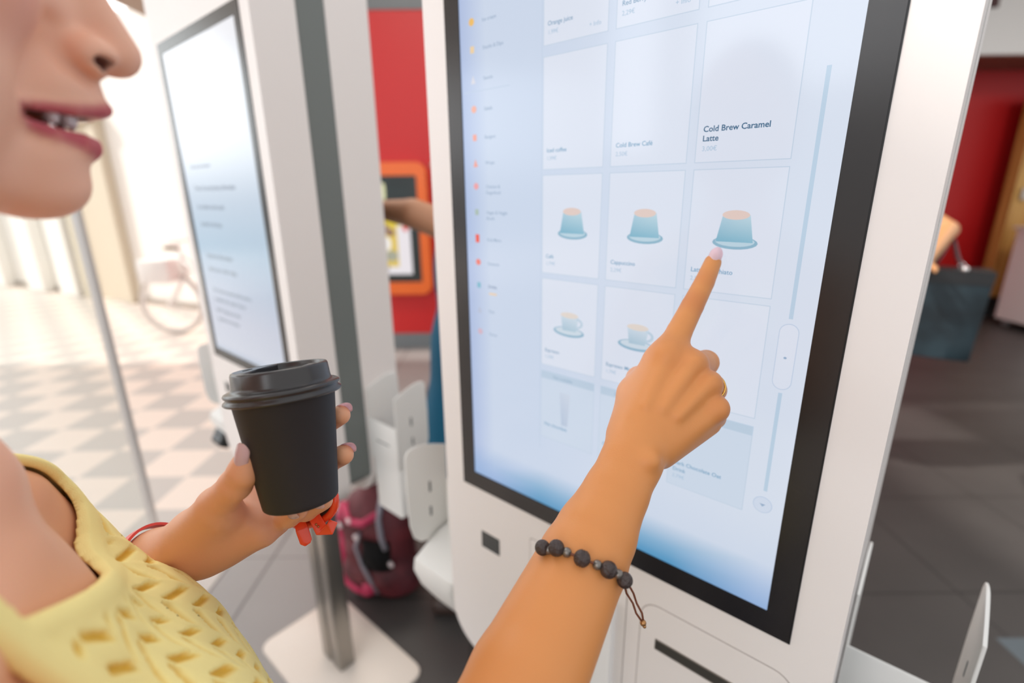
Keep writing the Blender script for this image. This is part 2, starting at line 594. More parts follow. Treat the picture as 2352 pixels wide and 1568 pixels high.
# ------------------------------------------------------------------ self-order kiosks
def make_kiosk(cx, yfront, label, ui_builder, rear_builder=None, detail=True):
    """cx: centre along the row, yfront: plane of the front face; two-sided terminal on a steel post"""
    HW, DEP = 0.2620, 0.2450
    cy = yfront + DEP / 2
    zb, zt = EYE - 0.742, EYE + 0.52
    root = thing('self_order_kiosk', (cx, cy, 0), label, 'kiosk', 'two-sided white order kiosks')
    XZ = lambda x, z, t: (x, t, z)
    outline = rounded_rect(cx - HW, cx + HW, zb, zt, (0.075, 0.075, 0.04, 0.04), 10)
    for side, (y0, y1) in (('front', (yfront, yfront + 0.086)), ('rear', (yfront + DEP - 0.098, yfront + DEP))):
        bm = bmesh.new()
        prism(bm, outline, XZ, y0, y1, 0.004, 3)
        bm_obj(side + '_shell', bm, M_WHITE, root, sharp=0.6)
    inner = rounded_rect(cx - HW + 0.002, cx + HW - 0.002, zb + 0.05, zt - 0.002, (0.03, 0.03, 0.03, 0.03), 8)
    bm = bmesh.new()
    prism(bm, inner, XZ, yfront + 0.0862, yfront + DEP - 0.0982)
    bm_obj('core_panel', bm, M_GREY, root, sharp=0.6)
    # post and foot
    bm = bmesh.new()
    box(bm, (cx - 0.055, cy - 0.026, 0.012), (cx - 0.006, cy + 0.026, zb + 0.06), 0.006, 3)
    box(bm, (cx + 0.006, cy - 0.026, 0.012), (cx + 0.055, cy + 0.026, zb + 0.06), 0.006, 3)
    box(bm, (cx - 0.006, cy - 0.020, 0.012), (cx + 0.006, cy + 0.020, zb + 0.06))
    bm_obj('post', bm, M_STEEL, root, sharp=0.6)
    bm = bmesh.new()
    prism(bm, rounded_rect(cx - 0.245, cx + 0.245, cy - 0.148, cy + 0.148, 0.035, 8), lambda x, y, t: (x, y, t), 0.0, 0.012, 0.003, 2)
    bm_obj('base_plate', bm, M_PLATE, root, sharp=0.6)
    # screens: frame, glass, picture
    for s in (1, -1):
        yf = yfront if s == 1 else yfront + DEP
        P = (lambda x, z, t, yf=yf, s=s: (cx + s * x, yf - s * t, z))
        bx0, bx1, bz0, bz1 = -0.2227, 0.2228, EYE - 0.4195, EYE + 0.335
        sx0, sx1, sz0, sz1 = -0.1990, 0.2005, EYE - 0.3943, EYE + 0.3120
        bm = bmesh.new()
        ring_prism(bm, [(bx0, bz0), (bx1, bz0), (bx1, bz1), (bx0, bz1)], [(sx0, sz0), (sx1, sz0), (sx1, sz1), (sx0, sz1)], P, -0.004, 0.0016)
        bm_obj('screen_bezel', bm, M_BEZEL, root)
        bm = bmesh.new()
        o2 = [(bx0 - .0012, bz0 - .0012), (bx1 + .0012, bz0 - .0012), (bx1 + .0012, bz1 + .0012), (bx0 - .0012, bz1 + .0012)]
        ring_prism(bm, o2, [(bx0, bz0), (bx1, bz0), (bx1, bz1), (bx0, bz1)], P, -0.002, 0.0004)
        bm_obj('bezel_gasket', bm, M_BLACK, root)
        dm = bmesh.new()
        vs = [dm.verts.new(P(x, z, 0.0002)) for x, z in ((sx0, sz0), (sx1, sz0), (sx1, sz1), (sx0, sz1))]
        dm.faces.new(vs)
        bm_obj('display', dm, M_BLACK, root) if (s == -1 and rear_builder is None) else (ui_builder if s == 1 else rear_builder)(root, lambda u, v, t, P=P: P(sx0 + u, sz0 + v, 0.0003 + t), dm)
        if not detail: continue
        # printer flap with its paper slot, recessed key panel, code reader window
        px0, px1, pz0, pz1 = 0.072, 0.236, EYE - 0.635, EYE - 0.4575
        bm = bmesh.new()
        ring_prism(bm, rounded_rect(px0, px1, pz0, pz1, 0.022), rounded_rect(px0 + .0012, px1 - .0012, pz0 + .0012, pz1 - .0012, 0.021), P, -0.001, 0.0004, 1)
        prism(bm, rounded_rect(px0 + .0012, px1 - .0012, pz0 + .0012, pz1 - .0012, 0.021), P, -0.001, 0.0007, mi=0)
        pf = bm_obj('printer_flap', bm, [M_WHITE, M_GAP], root, sharp=0.6)
        bm = bmesh.new()
        ring_prism(bm, [(0.0928, EYE - .5178), (0.2128, EYE - .5178), (0.2128, EYE - .5032), (0.0928, EYE - .5032)], [(0.0936, EYE - .5172), (0.212, EYE - .5172), (0.212, EYE - .5045), (0.0936, EYE - .5045)], P, 0.0005, 0.0018, 1)
        prism(bm, [(0.0936, EYE - .5172), (0.212, EYE - .5172), (0.212, EYE - .5045), (0.0936, EYE - .5045)], P, 0.0005, 0.0009, mi=0)
        bm_obj('paper_slot', bm, [M_SLOTDARK, mat('slot_lip', (120, 112, 104), 0.6)], pf)
        kx0, kx1 = -0.096, 0.054
        bm = bmesh.new()
        ring_prism(bm, rounded_rect(kx0, kx1, EYE - .66, EYE - .4575, 0.004), rounded_rect(kx0 + .001, kx1 - .001, EYE - .659, EYE - .4585, 0.004), P, -0.001, 0.0004, 1)
        prism(bm, rounded_rect(kx0 + .001, kx1 - .001, EYE - .659, EYE - .4585, 0.004), P, -0.001, 0.0006, mi=0)
        kp = bm_obj('key_panel', bm, [M_WHITE, M_GAP], root, sharp=0.6)
        bm = bmesh.new()
        prism(bm, rounded_rect(-0.012, 0.040, EYE - .655, EYE - .479, (0.004, 0.004, 0.012, 0.03)), P, 0.0006, 0.012, 0.002, 2)
        bm_obj('pocket_cover', bm, mat('bright_white_plastic', (246, 245, 244), 0.35), kp, sharp=0.6)
        bm = bmesh.new()
        prism(bm, [(-0.1895, EYE - .5195), (-0.1535, EYE - .5195), (-0.1535, EYE - .4915), (-0.1895, EYE - .4915)], P, -0.001, 0.0008, 0.0004, 1, mi=0)
        bm_obj('reader_window', bm, mat('smoked_reader_glass', (62, 64, 64), 0.15), root)
    # payment terminal brackets, point-symmetric about the post
    for s in (1, -1):
        R = HW
        Q = (lambda x, y, z, s=s: (cx + s * x, cy + s * y, z))
        bm = bmesh.new()
        def plate(x0, x1):
            prof = [(0.03, EYE - .625), (0.03, EYE - .447)]
            for i in range(9):
                t = i / 8
                prof.append((0.03 + 0.085 * t, EYE - .447 + 0.024 * math.sin(t * math.pi / 2) - (0.004 * max(0, t - 0.85) / 0.15)))
            prof += [(0.121, EYE - .437), (0.122, EYE - .50), (0.121, EYE - .575), (0.114, EYE - .603), (0.100, EYE - .618), (0.08, EYE - .625)]
            prism(bm, prof, lambda y, z, x: Q(x, y, z), x0, x1, 0.0012, 2)
        plate(R + 0.0012, R + 0.0045)
        plate(R + 0.1085, R + 0.1120)
        box_lo, box_hi = Q(R + 0.0012, 0.0268, EYE - .625), Q(R + 0.1120, 0.0302, EYE - .519)
        box(bm, (min(box_lo[0], box_hi[0]), min(box_lo[1], box_hi[1]), box_lo[2]), (max(box_lo[0], box_hi[0]), max(box_lo[1], box_hi[1]), box_hi[2]), 0.0014)
        br = bm_obj('payment_bracket', bm, M_WHITE2, root, sharp=0.6)
        for xp in (R + 0.1102,):
            for yc, zc, h in ((0.072, EYE - .515, 0.011), (0.073, EYE - .566, 0.010)):
                for sx in ((-1, 1) if xp > R + .05 else (1,)):
                    xf = xp + sx * 0.0018
                    bm = bmesh.new()
                    prism(bm, rounded_rect(yc - .0024, yc + .0024, zc - h, zc + h, 0.0022, 4), lambda y, z, x: Q(x, y, z), xf - 0.0003, xf + 0.0003)
                    bm_obj('slot_hole', bm, M_SLOTHOLE, br)
        bm = bmesh.new()
        prism(bm, rounded_rect(R + .032, R + .082, EYE - .572, EYE - .569, 0.001, 3), lambda x, z, y: Q(x, y, z), 0.0264, 0.0270)
        bm_obj('slot_line', bm, M_SLOTHOLE, br)
        bm = bmesh.new()
        prof = [(0.031, EYE - .605), (0.060, EYE - .612), (0.122, EYE - .638), (0.126, EYE - .66), (0.112, EYE - .70), (0.078, EYE - .758), (0.060, EYE - .765), (0.031, EYE - .762)]
        prism(bm, prof, lambda y, z, x: Q(x, y, z), R + 0.003, R + 0.1075, 0.008, 4)
        bm_obj('terminal_cradle', bm, M_WHITE2, br, sharp=0.7)
    return root

S_BG, S_TILE, S_LINE = (203, 216, 236), (221, 228, 242), (194, 210, 228)
S_TXT, S_PRICE, S_SIDE = (104, 158, 192), (166, 194, 218), (150, 172, 198)
S_EDGE, S_LOW = (172, 190, 226), (86, 152, 196)

def screen_ground(ui, w, h):
    """panel picture: cooler towards the rims as on the real display"""
    xs = [0, 0.012, 0.04, 0.12, 0.30, 0.388, w]
    zs = [0, 0.006, 0.022, 0.05, 0.11, 0.22, 0.40, 0.55, h]
    def c(x, z):
        a = np.array(S_BG, float)
        if x < 0.04: a = a + (np.array(S_EDGE) - a) * (1 - x / 0.04)
        if x > 0.12: a = a + (np.array((216, 225, 240)) - a) * min(1, (x - .12) / .2) * min(1, z / .1)
        k = max(0.0, 1 - z / 0.05)
        low = np.array(S_LOW) if 0.08 < x < 0.35 else np.array((150, 180, 222))
        return tuple(a + (low - a) * k)
    for i in range(len(xs) - 1):
        for j in range(len(zs) - 1):
            q = [(xs[i], zs[j]), (xs[i + 1], zs[j]), (xs[i + 1], zs[j + 1]), (xs[i], zs[j + 1])]
            ui.poly(q, None, 0, [c(*t) for t in q])

def tall_cup(ui, x, z):
    ui.ellipse(x + .001, z - .0125, .019, .0058, (140, 182, 204), 3)
    ui.ellipse(x + .001, z - .0115, .0165, .0044, (186, 212, 226), 4)
    ui.poly([(x - .0150, z - .0120), (x + .0160, z - .0120), (x + .0118, z + .011), (x - .0108, z + .011)], None, 5, [(120, 178, 202), (134, 186, 208), (190, 216, 228), (178, 208, 224)])
    ui.ellipse(x, z + .0108, .0114, .0040, (226, 204, 196), 6)

def small_cup(ui, x, z):
    ui.ellipse(x - .001, z - .0105, .021, .0060, (150, 186, 208), 3)
    ui.ellipse(x - .001, z - .0095, .018, .0042, (206, 220, 232), 4)
    ui.poly([(x - .009, z - .009), (x + .009, z - .009), (x + .0125, z + .009), (x - .0115, z + .009)], None, 5, [(170, 198, 216), (178, 204, 220), (212, 224, 236), (204, 220, 234)])
    n = 12
    ui.poly([(x + .0095 + .0085 * math.cos(-1.6 + 3.2 * i / n), z + .001 + .0062 * math.sin(-1.6 + 3.2 * i / n)) for i in range(n + 1)] + [(x + .0095 + .0055 * math.cos(1.6 - 3.2 * i / n), z + .001 + .0036 * math.sin(1.6 - 3.2 * i / n)) for i in range(n + 1)], (190, 210, 226), 5)
    ui.ellipse(x, z + .0090, .0120, .0034, (226, 216, 208), 6)

def menu_ui(root, P, dm):
    W_, H_ = 0.3995, 0.7063
    dm.free()
    ui = UI(P)
    screen_ground(ui, W_, H_)
    disp = ui.build('display', root)
    cols = ((0.1210, 0.1962), (0.2040, 0.2810), (0.2880, 0.3650))
    rows = ((0.5275 + .0080, 0.6420), (0.4165, 0.5260), (0.3047, 0.4113), (0.1940, 0.2990), (0.0980, 0.1865))
    names = {(1, 0): ('Iced coffee', '1,99€'), (1, 1): ('Cold Brew Café', '2,50€'), (1, 2): ('Cold Brew Caramel\nLatte', '3,00€'),
             (2, 0): ('Café', '1,79€'), (2, 1): ('Cappuccino', '2,29€'), (2, 2): ('Latte Macchiato', '2,59€'),
             (3, 0): ('Espresso', '1,59€'), (3, 1): ('Espresso Macchiato', '1,79€'), (3, 2): ('', ''),
             (4, 0): ('Hot chocolate', ''), (4, 1): ('Chai Latte', '2,79€'), (4, 2): ('Dark Chocolate Oat\nDrink', '2,79€'),
             (0, 0): ('Orange juice', '1,99€'), (0, 1): ('Red Berry', '2,29€'), (0, 2): ('', '')}
    for r, (z0, z1) in enumerate(rows):
        for c, (x0, x1) in enumerate(cols):
            t = UI(P)
            t.rect(x0, x1, z0, z1, S_TILE if r < 4 else (206, 219, 236), 1)
            t.frame(x0, x1, z0, z1, 0.0007, S_LINE, 2)
            nm, pr = names[(r, c)]
            bold = 0.00012 if c == 2 and r in (1,) else 0.00005
            sz = 0.0066 if (r, c) == (1, 2) else 0.0058
            tz = 0.0175
            col = ((40, 100, 136) if (r, c) == (1, 2) else S_TXT) if r in (1, 2, 4) else (118, 158, 188)
            for k, ln in enumerate(nm.split('\n')):
                t.text(ln, x0 + .0055, z0 + tz + .0075 * (nm.count('\n') - k), sz, col, 3, bold)
            if pr: t.text(pr, x0 + .0056, z0 + tz - .0078, 0.0055, S_PRICE, 3)
            xm, zm = (x0 + x1) / 2 + .002, (z0 + z1) / 2 + .0045
            if r == 2: tall_cup(t, xm, zm)
            if r == 3 and c < 2: small_cup(t, xm, zm)
            if r == 4:
                t.rect(x0, x1, z1 - .0095, z1, (188, 207, 226), 2)
                t.text('Not available' if c != 1 else 'Limited', x0 + .018, z1 - .0070, 0.0052, (138, 170, 196), 3)
                if c == 0:
                    t.poly([(x0 + .031, z0 + .024), (x0 + .040, z0 + .024), (x0 + .043, z0 + .066), (x0 + .028, z0 + .066)], None, 3, [(184, 200, 222), (190, 204, 224), (206, 216, 232), (200, 212, 230)])
            if r == 0:
                t.text('+ Info', x1 - .021, z0 + tz - .010, 0.0055, S_PRICE, 3)
            t.build('menu_tile', disp)
    # category list at the left
    side = [(0.6060, 'Favourites', (236, 180, 90)), (0.5758, 'Ice cream', (240, 190, 96)), (0.5486, 'Snacks & Dips', (238, 208, 160)), (0.5180, 'Sauces', (216, 216, 226)),
            (0.4860, 'Salads', (240, 172, 150)), (0.4556, 'Burgers', (242, 160, 140)), (0.4272, 'Wraps', (240, 158, 140)), (0.4000, 'Chicken &\nFingerfood', (236, 160, 164)),
            (0.3700, 'Vegan & Veggie\nBowls', (170, 190, 178)), (0.3375, 'Kids Menu', (240, 88, 66)), (0.3080, 'Desserts', (240, 120, 104)),
            (0.2790, 'Drinks', (120, 184, 206)), (0.2470, 'Dips', (186, 194, 216)), (0.2165, 'Extras', (214, 180, 196))]
    for k, (z, tx, ic) in enumerate(side):
        t = UI(P)
        if tx.startswith('Kids'):
            t.rect(.0160, .0224, z - .004, z + .006, ic, 2)
        elif k % 3 == 0:
            t.poly([(.016, z - .004), (.0235, z - .004), (.0195, z + .005)], ic, 2)
        elif k % 3 == 1:
            t.ellipse(.0195, z + .001, .0042, .0040, ic, 2, 12)
        else:
            t.rect(.0165, .0225, z - .003, z + .004, ic, 2)
        for q, ln in enumerate(tx.split('\n')):
            t.text(ln, .0358, z - .0016 - .0068 * q, 0.0054, (96, 124, 160) if tx == 'Drinks' else S_SIDE, 2, 0.00004)
        if tx == 'Drinks':
            t.rect(.037, .050, z - .0100, z - .0078, (240, 206, 160), 2)
        t.build('category_entry', disp)
    t = UI(P)
    t.rect(.119, .1196, .08, .70, (190, 207, 228), 1)
    t.rect(0.004, .075, .5055, .5063, (188, 205, 226), 1)
    t.build('divider_line', disp)
    t = UI(P)
    t.rect(.3800, .3832, .290, .480, (186, 208, 228), 1)
    t.rect(.3806, .3838, .126, .224, (186, 208, 228), 1)
    def pill(x0, x1, z0, z1, col, layer):
        t.poly(rounded_rect(x0, x1, z0, z1, (x1 - x0) / 2 - 1e-5, 8), col, layer)
    pill(.3742, .3896, .2270, .2860, (190, 206, 228), 2); pill(.3748, .3890, .2277, .2853, (220, 227, 241), 3)
    t.ellipse(.3818, .2560, .0013, .0010, (150, 176, 204), 4)
    t.ellipse(.3816, .1114, .0084, .0084, (188, 205, 228), 2, 24); t.ellipse(.3816, .1114, .0077, .0077, (208, 219, 237), 3, 24)
    t.poly([(.3790, .1124), (.3842, .1124), (.3816, .1096)], (150, 176, 204), 4)
    t.build('scroll_bar', disp)

def welcome_ui(root, P, dm):
    W_, H_ = 0.3995, 0.7063
    dm.free()
    ui = UI(P)
    zs = [0, .02, .1, .2, .27, .38, .5, H_]
    cs = [(176, 188, 206), (196, 202, 216), (190, 196, 212), (172, 188, 208), (166, 190, 210), (190, 204, 220), (214, 220, 230), (232, 234, 240)]  # paler towards the top: reflected daylight put into the picture
    for i in range(len(zs) - 1):
        ui.rect(0, W_, zs[i], zs[i + 1], None, 0, [cs[i], cs[i], cs[i + 1], cs[i + 1]])
    disp = ui.build('display', root)
    lines = [(.455, 'Please read the notes below', .009), (.405, 'Terms of use and privacy information', .0135), (.362, 'for ordering at the touch', .0135), (.322, 'terminal in the shop', .0135),
             (.245, 'Important information', .0150), (.212, 'about your order today', .0150), (.160, 'Your choices are stored until the order is', .0115), (.136, 'completed at the counter. Ask our', .0115), (.108, 'staff for allergens and other', .0115), (.084, 'ingredients of the dishes', .0115)]
    for z, s, k in lines:
        t = UI(P)
        t.text(s, .05, z, k * 1.15, (120, 130, 146), 2, 0.0003)
        t.build('text_line', disp)

kiosk_main = make_kiosk(-0.2712, 0.4600, 'white order kiosk whose coffee menu the pointing hand touches', menu_ui)
kiosk_left = make_kiosk(-1.2580, 0.4660, 'white order kiosk with a page of text on its screen, behind the coffee cup', welcome_ui)

# card terminal resting in the left kiosk's bracket
ct = thing('card_terminal', (-1.572, 0.51, EYE - .70), 'small black card terminal held in the outer bracket of the left kiosk', 'card reader')
Mx = Matrix.Translation((-1.572, 0.505, EYE - .655)) @ Matrix.Rotation(math.radians(-32), 4, 'X')
bm = bmesh.new(); box(bm, (-.036, -.016, -.085), (.036, .016, .085), 0.008, 3, M=Mx)
bm_obj('housing', bm, M_BLACK, ct, sharp=0.7)
bm = bmesh.new(); box(bm, (-.028, -.0172, .015), (.028, -.0155, .072), 0.001, M=Mx)
bm_obj('reader_screen', bm, mat('terminal_glass', (70, 84, 96), 0.15), ct)
bm = bmesh.new()
for i in range(3):
    for j in range(4):
        box(bm, (-.026 + .019 * i, -.0185, -.07 + .018 * j), (-.012 + .019 * i, -.015, -.058 + .018 * j), 0.001, M=Mx)
bm_obj('keypad', bm, mat('grey_keys', (120, 126, 130), 0.5), ct)
# ------------------------------------------------------------------ smooth bodies: signed distance fields -> one continuous mesh
_RV = [np.array(v) for v in (_r2, _u2, _f)]
def at(px, py, d):
    """point seen at (px, py) of the photograph, d metres in front of the lens; z relative to the eye"""
    return (_RV[2] + _RV[0] * ((px - 1176) / FOCAL_PX) - _RV[1] * ((py - 784) / FOCAL_PX)) * d

def V3(*a): return np.array(a, dtype=np.float64)

class Cone:
    def __init__(s, a, b, ra, rb, flat=None, k=0.01):
        s.a, s.b, s.ra, s.rb, s.k = np.asarray(a, float), np.asarray(b, float), ra, rb, k
        s.flat = None if flat is None else (np.asarray(flat[0], float) / np.linalg.norm(flat[0]), flat[1])
    def d(s, p):
        ab = s.b - s.a
        q = p - s.a
        t = np.clip((q @ ab) / max(ab @ ab, 1e-12), 0, 1)
        e = q - t[..., None] * ab
        if s.flat is not None:
            n, f = s.flat
            en = e @ n
            e = e + (en * (1 / f - 1))[..., None] * n
        r = s.ra + t * (s.rb - s.ra)
        out = np.sqrt((e * e).sum(-1)) - r
        return out

class Ell:
    def __init__(s, c, r, R=None, k=0.01):
        s.c, s.r, s.k = np.asarray(c, float), np.asarray(r, float), k
        s.R = None if R is None else np.asarray(R, float)
    def d(s, p):
        q = p - s.c
        if s.R is not None: q = q @ s.R
        k0 = np.sqrt(((q / s.r) ** 2).sum(-1))
        k1 = np.sqrt(((q / s.r ** 2) ** 2).sum(-1)) + 1e-9
        return k0 * (k0 - 1) / k1

def smin(a, b, k):
    h = np.maximum(k - np.abs(a - b), 0) / k
    return np.minimum(a, b) - h * h * k * 0.25

def chain(pts, radii, k=0.003, flat=None):
    return [Cone(pts[i], pts[i + 1], radii[i], radii[i + 1], flat, k) for i in range(len(pts) - 1)]

class Field:
    """ordered list: ('add', prims, k) each a group blended inside by its own k, ('sub', prim, k)"""
    def __init__(s): s.ops = []
    def add(s, *prims, k=None):
        for p in prims: s.ops.append(('add', [p], p.k if k is None else k))
        return s
    def group(s, prims, k): s.ops.append(('add', list(prims), k)); return s
    def sub(s, p, k): s.ops.append(('sub', [p], k)); return s
    def eval(s, P, sel=None):
        """P (nb, m, 3); sel: per op index array of blocks (or None for all)"""
        D = np.full(P.shape[:-1], 1e3)
        for i, (op, prims, k) in enumerate(s.ops):
            ix = slice(None) if sel is None else sel[i]
            if sel is not None and len(ix) == 0: continue
            Q = P[ix]
            g = prims[0].d(Q)
            for p in prims[1:]: g = smin(g, p.d(Q), p.k)
            if op == 'add': D[ix] = smin(D[ix], g, k)
            else: D[ix] = -smin(-D[ix], g, k)
        return D

def mesh_field(name, field, lo, hi, h, post=None, shell=None):
    """block-sparse surface nets at cell size h; returns verts, quads. post(P, D)->D modifies the field"""
    B = 8
    S = B * h
    lo = np.asarray(lo, float); hi = np.asarray(hi, float)
    n = np.ceil((hi - lo) / S).astype(int)
    gi = np.stack(np.meshgrid(*[np.arange(k) for k in n], indexing='ij'), -1).reshape(-1, 3)
    cen = lo + (gi + 0.5) * S
    D = field.eval(cen[:, None, :])
    if post is not None: D = post(cen[:, None, :], D)
    R = S * math.sqrt(3) / 2
    keep = np.abs(D[:, 0]) < R * 1.5 + 0.004
    gi, cen = gi[keep], cen[keep]
    sel = []
    for op, prims, k in field.ops:
        g = np.min([p.d(cen) for p in prims], axis=0)
        sel.append(np.nonzero(g < 2.6 * R + k + 0.006)[0])
    m = B + 1
    off = np.stack(np.meshgrid(np.arange(m), np.arange(m), np.arange(m), indexing='ij'), -1).reshape(-1, 3)
    V, KEY, EX = [], [], []
    dims = n * B + 2
    keyf = lambda c: (c[..., 0] * dims[1] + c[..., 1]) * dims[2] + c[..., 2]
    edges = []
    CH = 600
    for s0 in range(0, len(gi), CH):
        s1 = min(len(gi), s0 + CH)
        node = gi[s0:s1, None, :] * B + off[None]
        P = lo + node * h
        ss = [x[(x >= s0) & (x < s1)] - s0 for x in sel]
        F = field.eval(P, ss)
        if post is not None: F = post(P, F)
        F = F.reshape(-1, m, m, m)
        ins = F < 0
        c = [F[:, i:i + B, j:j + B, k:k + B] for i in (0, 1) for j in (0, 1) for k in (0, 1)]
        cnt = sum((q < 0).astype(np.int8) for q in c)
        act = (cnt > 0) & (cnt < 8)
        bi, x, y, z = np.nonzero(act)
        if len(bi):
            cv = np.stack([q[bi, x, y, z] for q in c], -1)
            acc = np.zeros((len(bi), 3)); w = np.zeros(len(bi))
            cor = np.array([(i, j, k) for i in (0, 1) for j in (0, 1) for k in (0, 1)], float)
            for a in range(8):
                for b in range(a + 1, 8):
                    if np.abs(cor[a] - cor[b]).sum() != 1: continue
                    fa, fb = cv[:, a], cv[:, b]
                    cr = (fa < 0) != (fb < 0)
                    t = np.where(cr, fa / np.where(cr, fa - fb, 1), 0)
                    pt = cor[a] + t[:, None] * (cor[b] - cor[a])
                    acc += np.where(cr[:, None], pt, 0); w += cr
            cell = gi[s0:s1][bi] * B + np.stack([x, y, z], -1)
            V.append(lo + (cell + acc / w[:, None]) * h)
            KEY.append(keyf(cell))
        for ax in range(3):
            sl0 = [slice(0, B)] * 3; sl1 = [slice(0, B)] * 3
            sl1[ax] = slice(1, B + 1)
            A0 = ins[(slice(None),) + tuple(sl0)]; A1 = ins[(slice(None),) + tuple(sl1)]
            bi, x, y, z = np.nonzero(A0 != A1)
            if len(bi):
                nodei = gi[s0:s1][bi] * B + np.stack([x, y, z], -1)
                edges.append((ax, nodei, A0[bi, x, y, z]))
    V = np.concatenate(V); KEY = np.concatenate(KEY)
    order = np.argsort(KEY); V, KEY = V[order], KEY[order]
    quads = []
    for ax, nd, inside in edges:
        b, c = [(1, 2), (2, 0), (0, 1)][ax]
        ids = []
        for db, dc in ((-1, -1), (0, -1), (0, 0), (-1, 0)):
            q = nd.copy(); q[:, b] += db; q[:, c] += dc
            kq = keyf(q)
            i = np.searchsorted(KEY, kq); i = np.minimum(i, len(KEY) - 1)
            i = np.where((KEY[i] == kq) & (q >= 0).all(1), i, -1)
            ids.append(i)
        ids = np.stack(ids, -1)
        ok = (ids >= 0).all(1)
        ids, ins_ = ids[ok], inside[ok]
        ids[~ins_] = ids[~ins_][:, ::-1]
        quads.append(ids)
    Q = np.concatenate(quads)
    return V, Q

def relax(V, Q, n=1, f=0.5):
    E = np.concatenate([Q[:, [0, 1]], Q[:, [1, 2]], Q[:, [2, 3]], Q[:, [3, 0]]])
    for _ in range(n):
        acc = np.zeros_like(V); w = np.zeros(len(V))
        for a, b in ((0, 1), (1, 0)):
            for ax in range(3): acc[:, ax] += np.bincount(E[:, a], V[E[:, b], ax], len(V))
            w += np.bincount(E[:, a], minlength=len(V))
        V = V + f * (acc / np.maximum(w, 1)[:, None] - V)
    return V

def sdf_mesh(name, V, Q, tint=None):
    me = bpy.data.meshes.new(name)
    V = V + np.array([0, 0, EYE])
    me.vertices.add(len(V)); me.vertices.foreach_set('co', V.astype(np.float32).ravel())
    me.loops.add(Q.size); me.loops.foreach_set('vertex_index', Q.astype(np.int32).ravel())
    me.polygons.add(len(Q)); me.polygons.foreach_set('loop_start', np.arange(0, Q.size, 4, dtype=np.int32))
    me.update(calc_edges=True)
    me.validate()
    if tint is not None:
        a = me.color_attributes.new('tint', 'FLOAT_COLOR', 'POINT')
        full = np.concatenate([tint, np.ones((len(tint), 1))], 1).astype(np.float32)
        a.data.foreach_set('color', full.ravel())
    return me

def tinted_material(name, rough, spec=0.4, sss=0.0, bump=None):
    """colour kept per vertex: skin, lips, yarn, plus shade in mouth, nostrils and lace holes"""
    m = mat(name, (200, 150, 110), rough, spec=spec, sss=sss)
    nt, b = nodes_of(m)
    v = nt.nodes.new('ShaderNodeVertexColor'); v.layer_name = 'tint'
    nt.links.new(v.outputs['Color'], b.inputs['Base Color'])
    if bump: add_noise_bump(m, *bump)
    return m
M_SKIN = tinted_material('warm_skin', 0.46, 0.35, 0.12, (900, 0.12, 0.0006, 2))
M_NAIL = mat('pale_pink_nail_polish', (250, 224, 230), 0.10, spec=0.6, coat=0.6)
M_HAIR = mat('brown_hair', (92, 62, 42), 0.5)
add_noise_bump(M_HAIR, 260, 0.6, 0.002)

def nail(name, parent, base_w, axis, up, length, width, thick=0.0022):
    """a curved nail plate: axis along the finger, up away from the bone"""
    ax = Vector(axis).normalized(); u = Vector(up); u = (u - ax * u.dot(ax)).normalized(); sd = ax.cross(u)
    bm = bmesh.new()
    nu, nv = 22, 12
    rows = []
    for i in range(nu + 1):
        t = i / nu
        w = width * (0.88 + 0.12 * math.sin(math.pi * min(1, t * 1.1))) * (1 if t < .68 else math.sqrt(max(0.06, 1 - ((t - .68) / .325) ** 2)))
        if t < .22: w *= math.sqrt(max(0.12, 1 - ((.22 - t) / .232) ** 2))
        row = []
        for j in range(nv + 1):
            s = -1 + 2 * j / nv
            q = ax * (length * (t - 0.35)) + sd * (s * w / 2) + u * (thick * (1 - 0.9 * (s * w / width) ** 2) - 0.0016 * (s * w / width) ** 2 - 0.0010 * (t - .45) ** 2 * 4)
            row.append(bm.verts.new(Vector(base_w) + q + Vector((0, 0, EYE))))
        rows.append(row)
    for i in range(nu):
        for j in range(nv):
            bm.faces.new((rows[i][j], rows[i][j + 1], rows[i + 1][j + 1], rows[i + 1][j]))
    bmesh.ops.solidify(bm, geom=bm.faces[:], thickness=0.0007)
    return bm_obj(name, bm, M_NAIL, parent, smooth=True)
# ------------------------------------------------------------------ the woman ordering
HX = -0.30                                   # her mid-plane
def sym(f):
    return [f(1), f(-1)]
W = Field()
# torso
W.add(Ell((HX, -.058, -.265), (.148, .088, .175)), Ell((HX, -.055, -.45), (.122, .086, .20)), Ell((HX, -.055, -.63), (.158, .105, .13)), k=0.05)
for s in (1, -1):
    W.add(Ell((HX + s * .066, .008, -.288), (.060, .058, .060)), k=0.03)
    W.add(Cone((HX + s * .03, -.06, -.075), (HX + s * .135, -.062, -.150), .034, .034), k=0.04)      # trapezius
    W.add(Cone((HX + s * .015, -.006, -.150), (HX + s * .125, -.030, -.137), .006, .007), k=0.015)    # collarbone
W.add(Cone((HX - .095, -.004, -.178), (HX - .100, .010, -.232), .026, .030), k=0.02)                    # left chest, drawn forward by the arm
W.add(Cone((HX + .004, -.010, -.114), (HX - .030, -.006, -.129), .014, .014), k=0.02)
W.add(Cone((HX, -.050, .01), (HX, -.062, -.13), .050, .054), k=0.03)                                    # neck
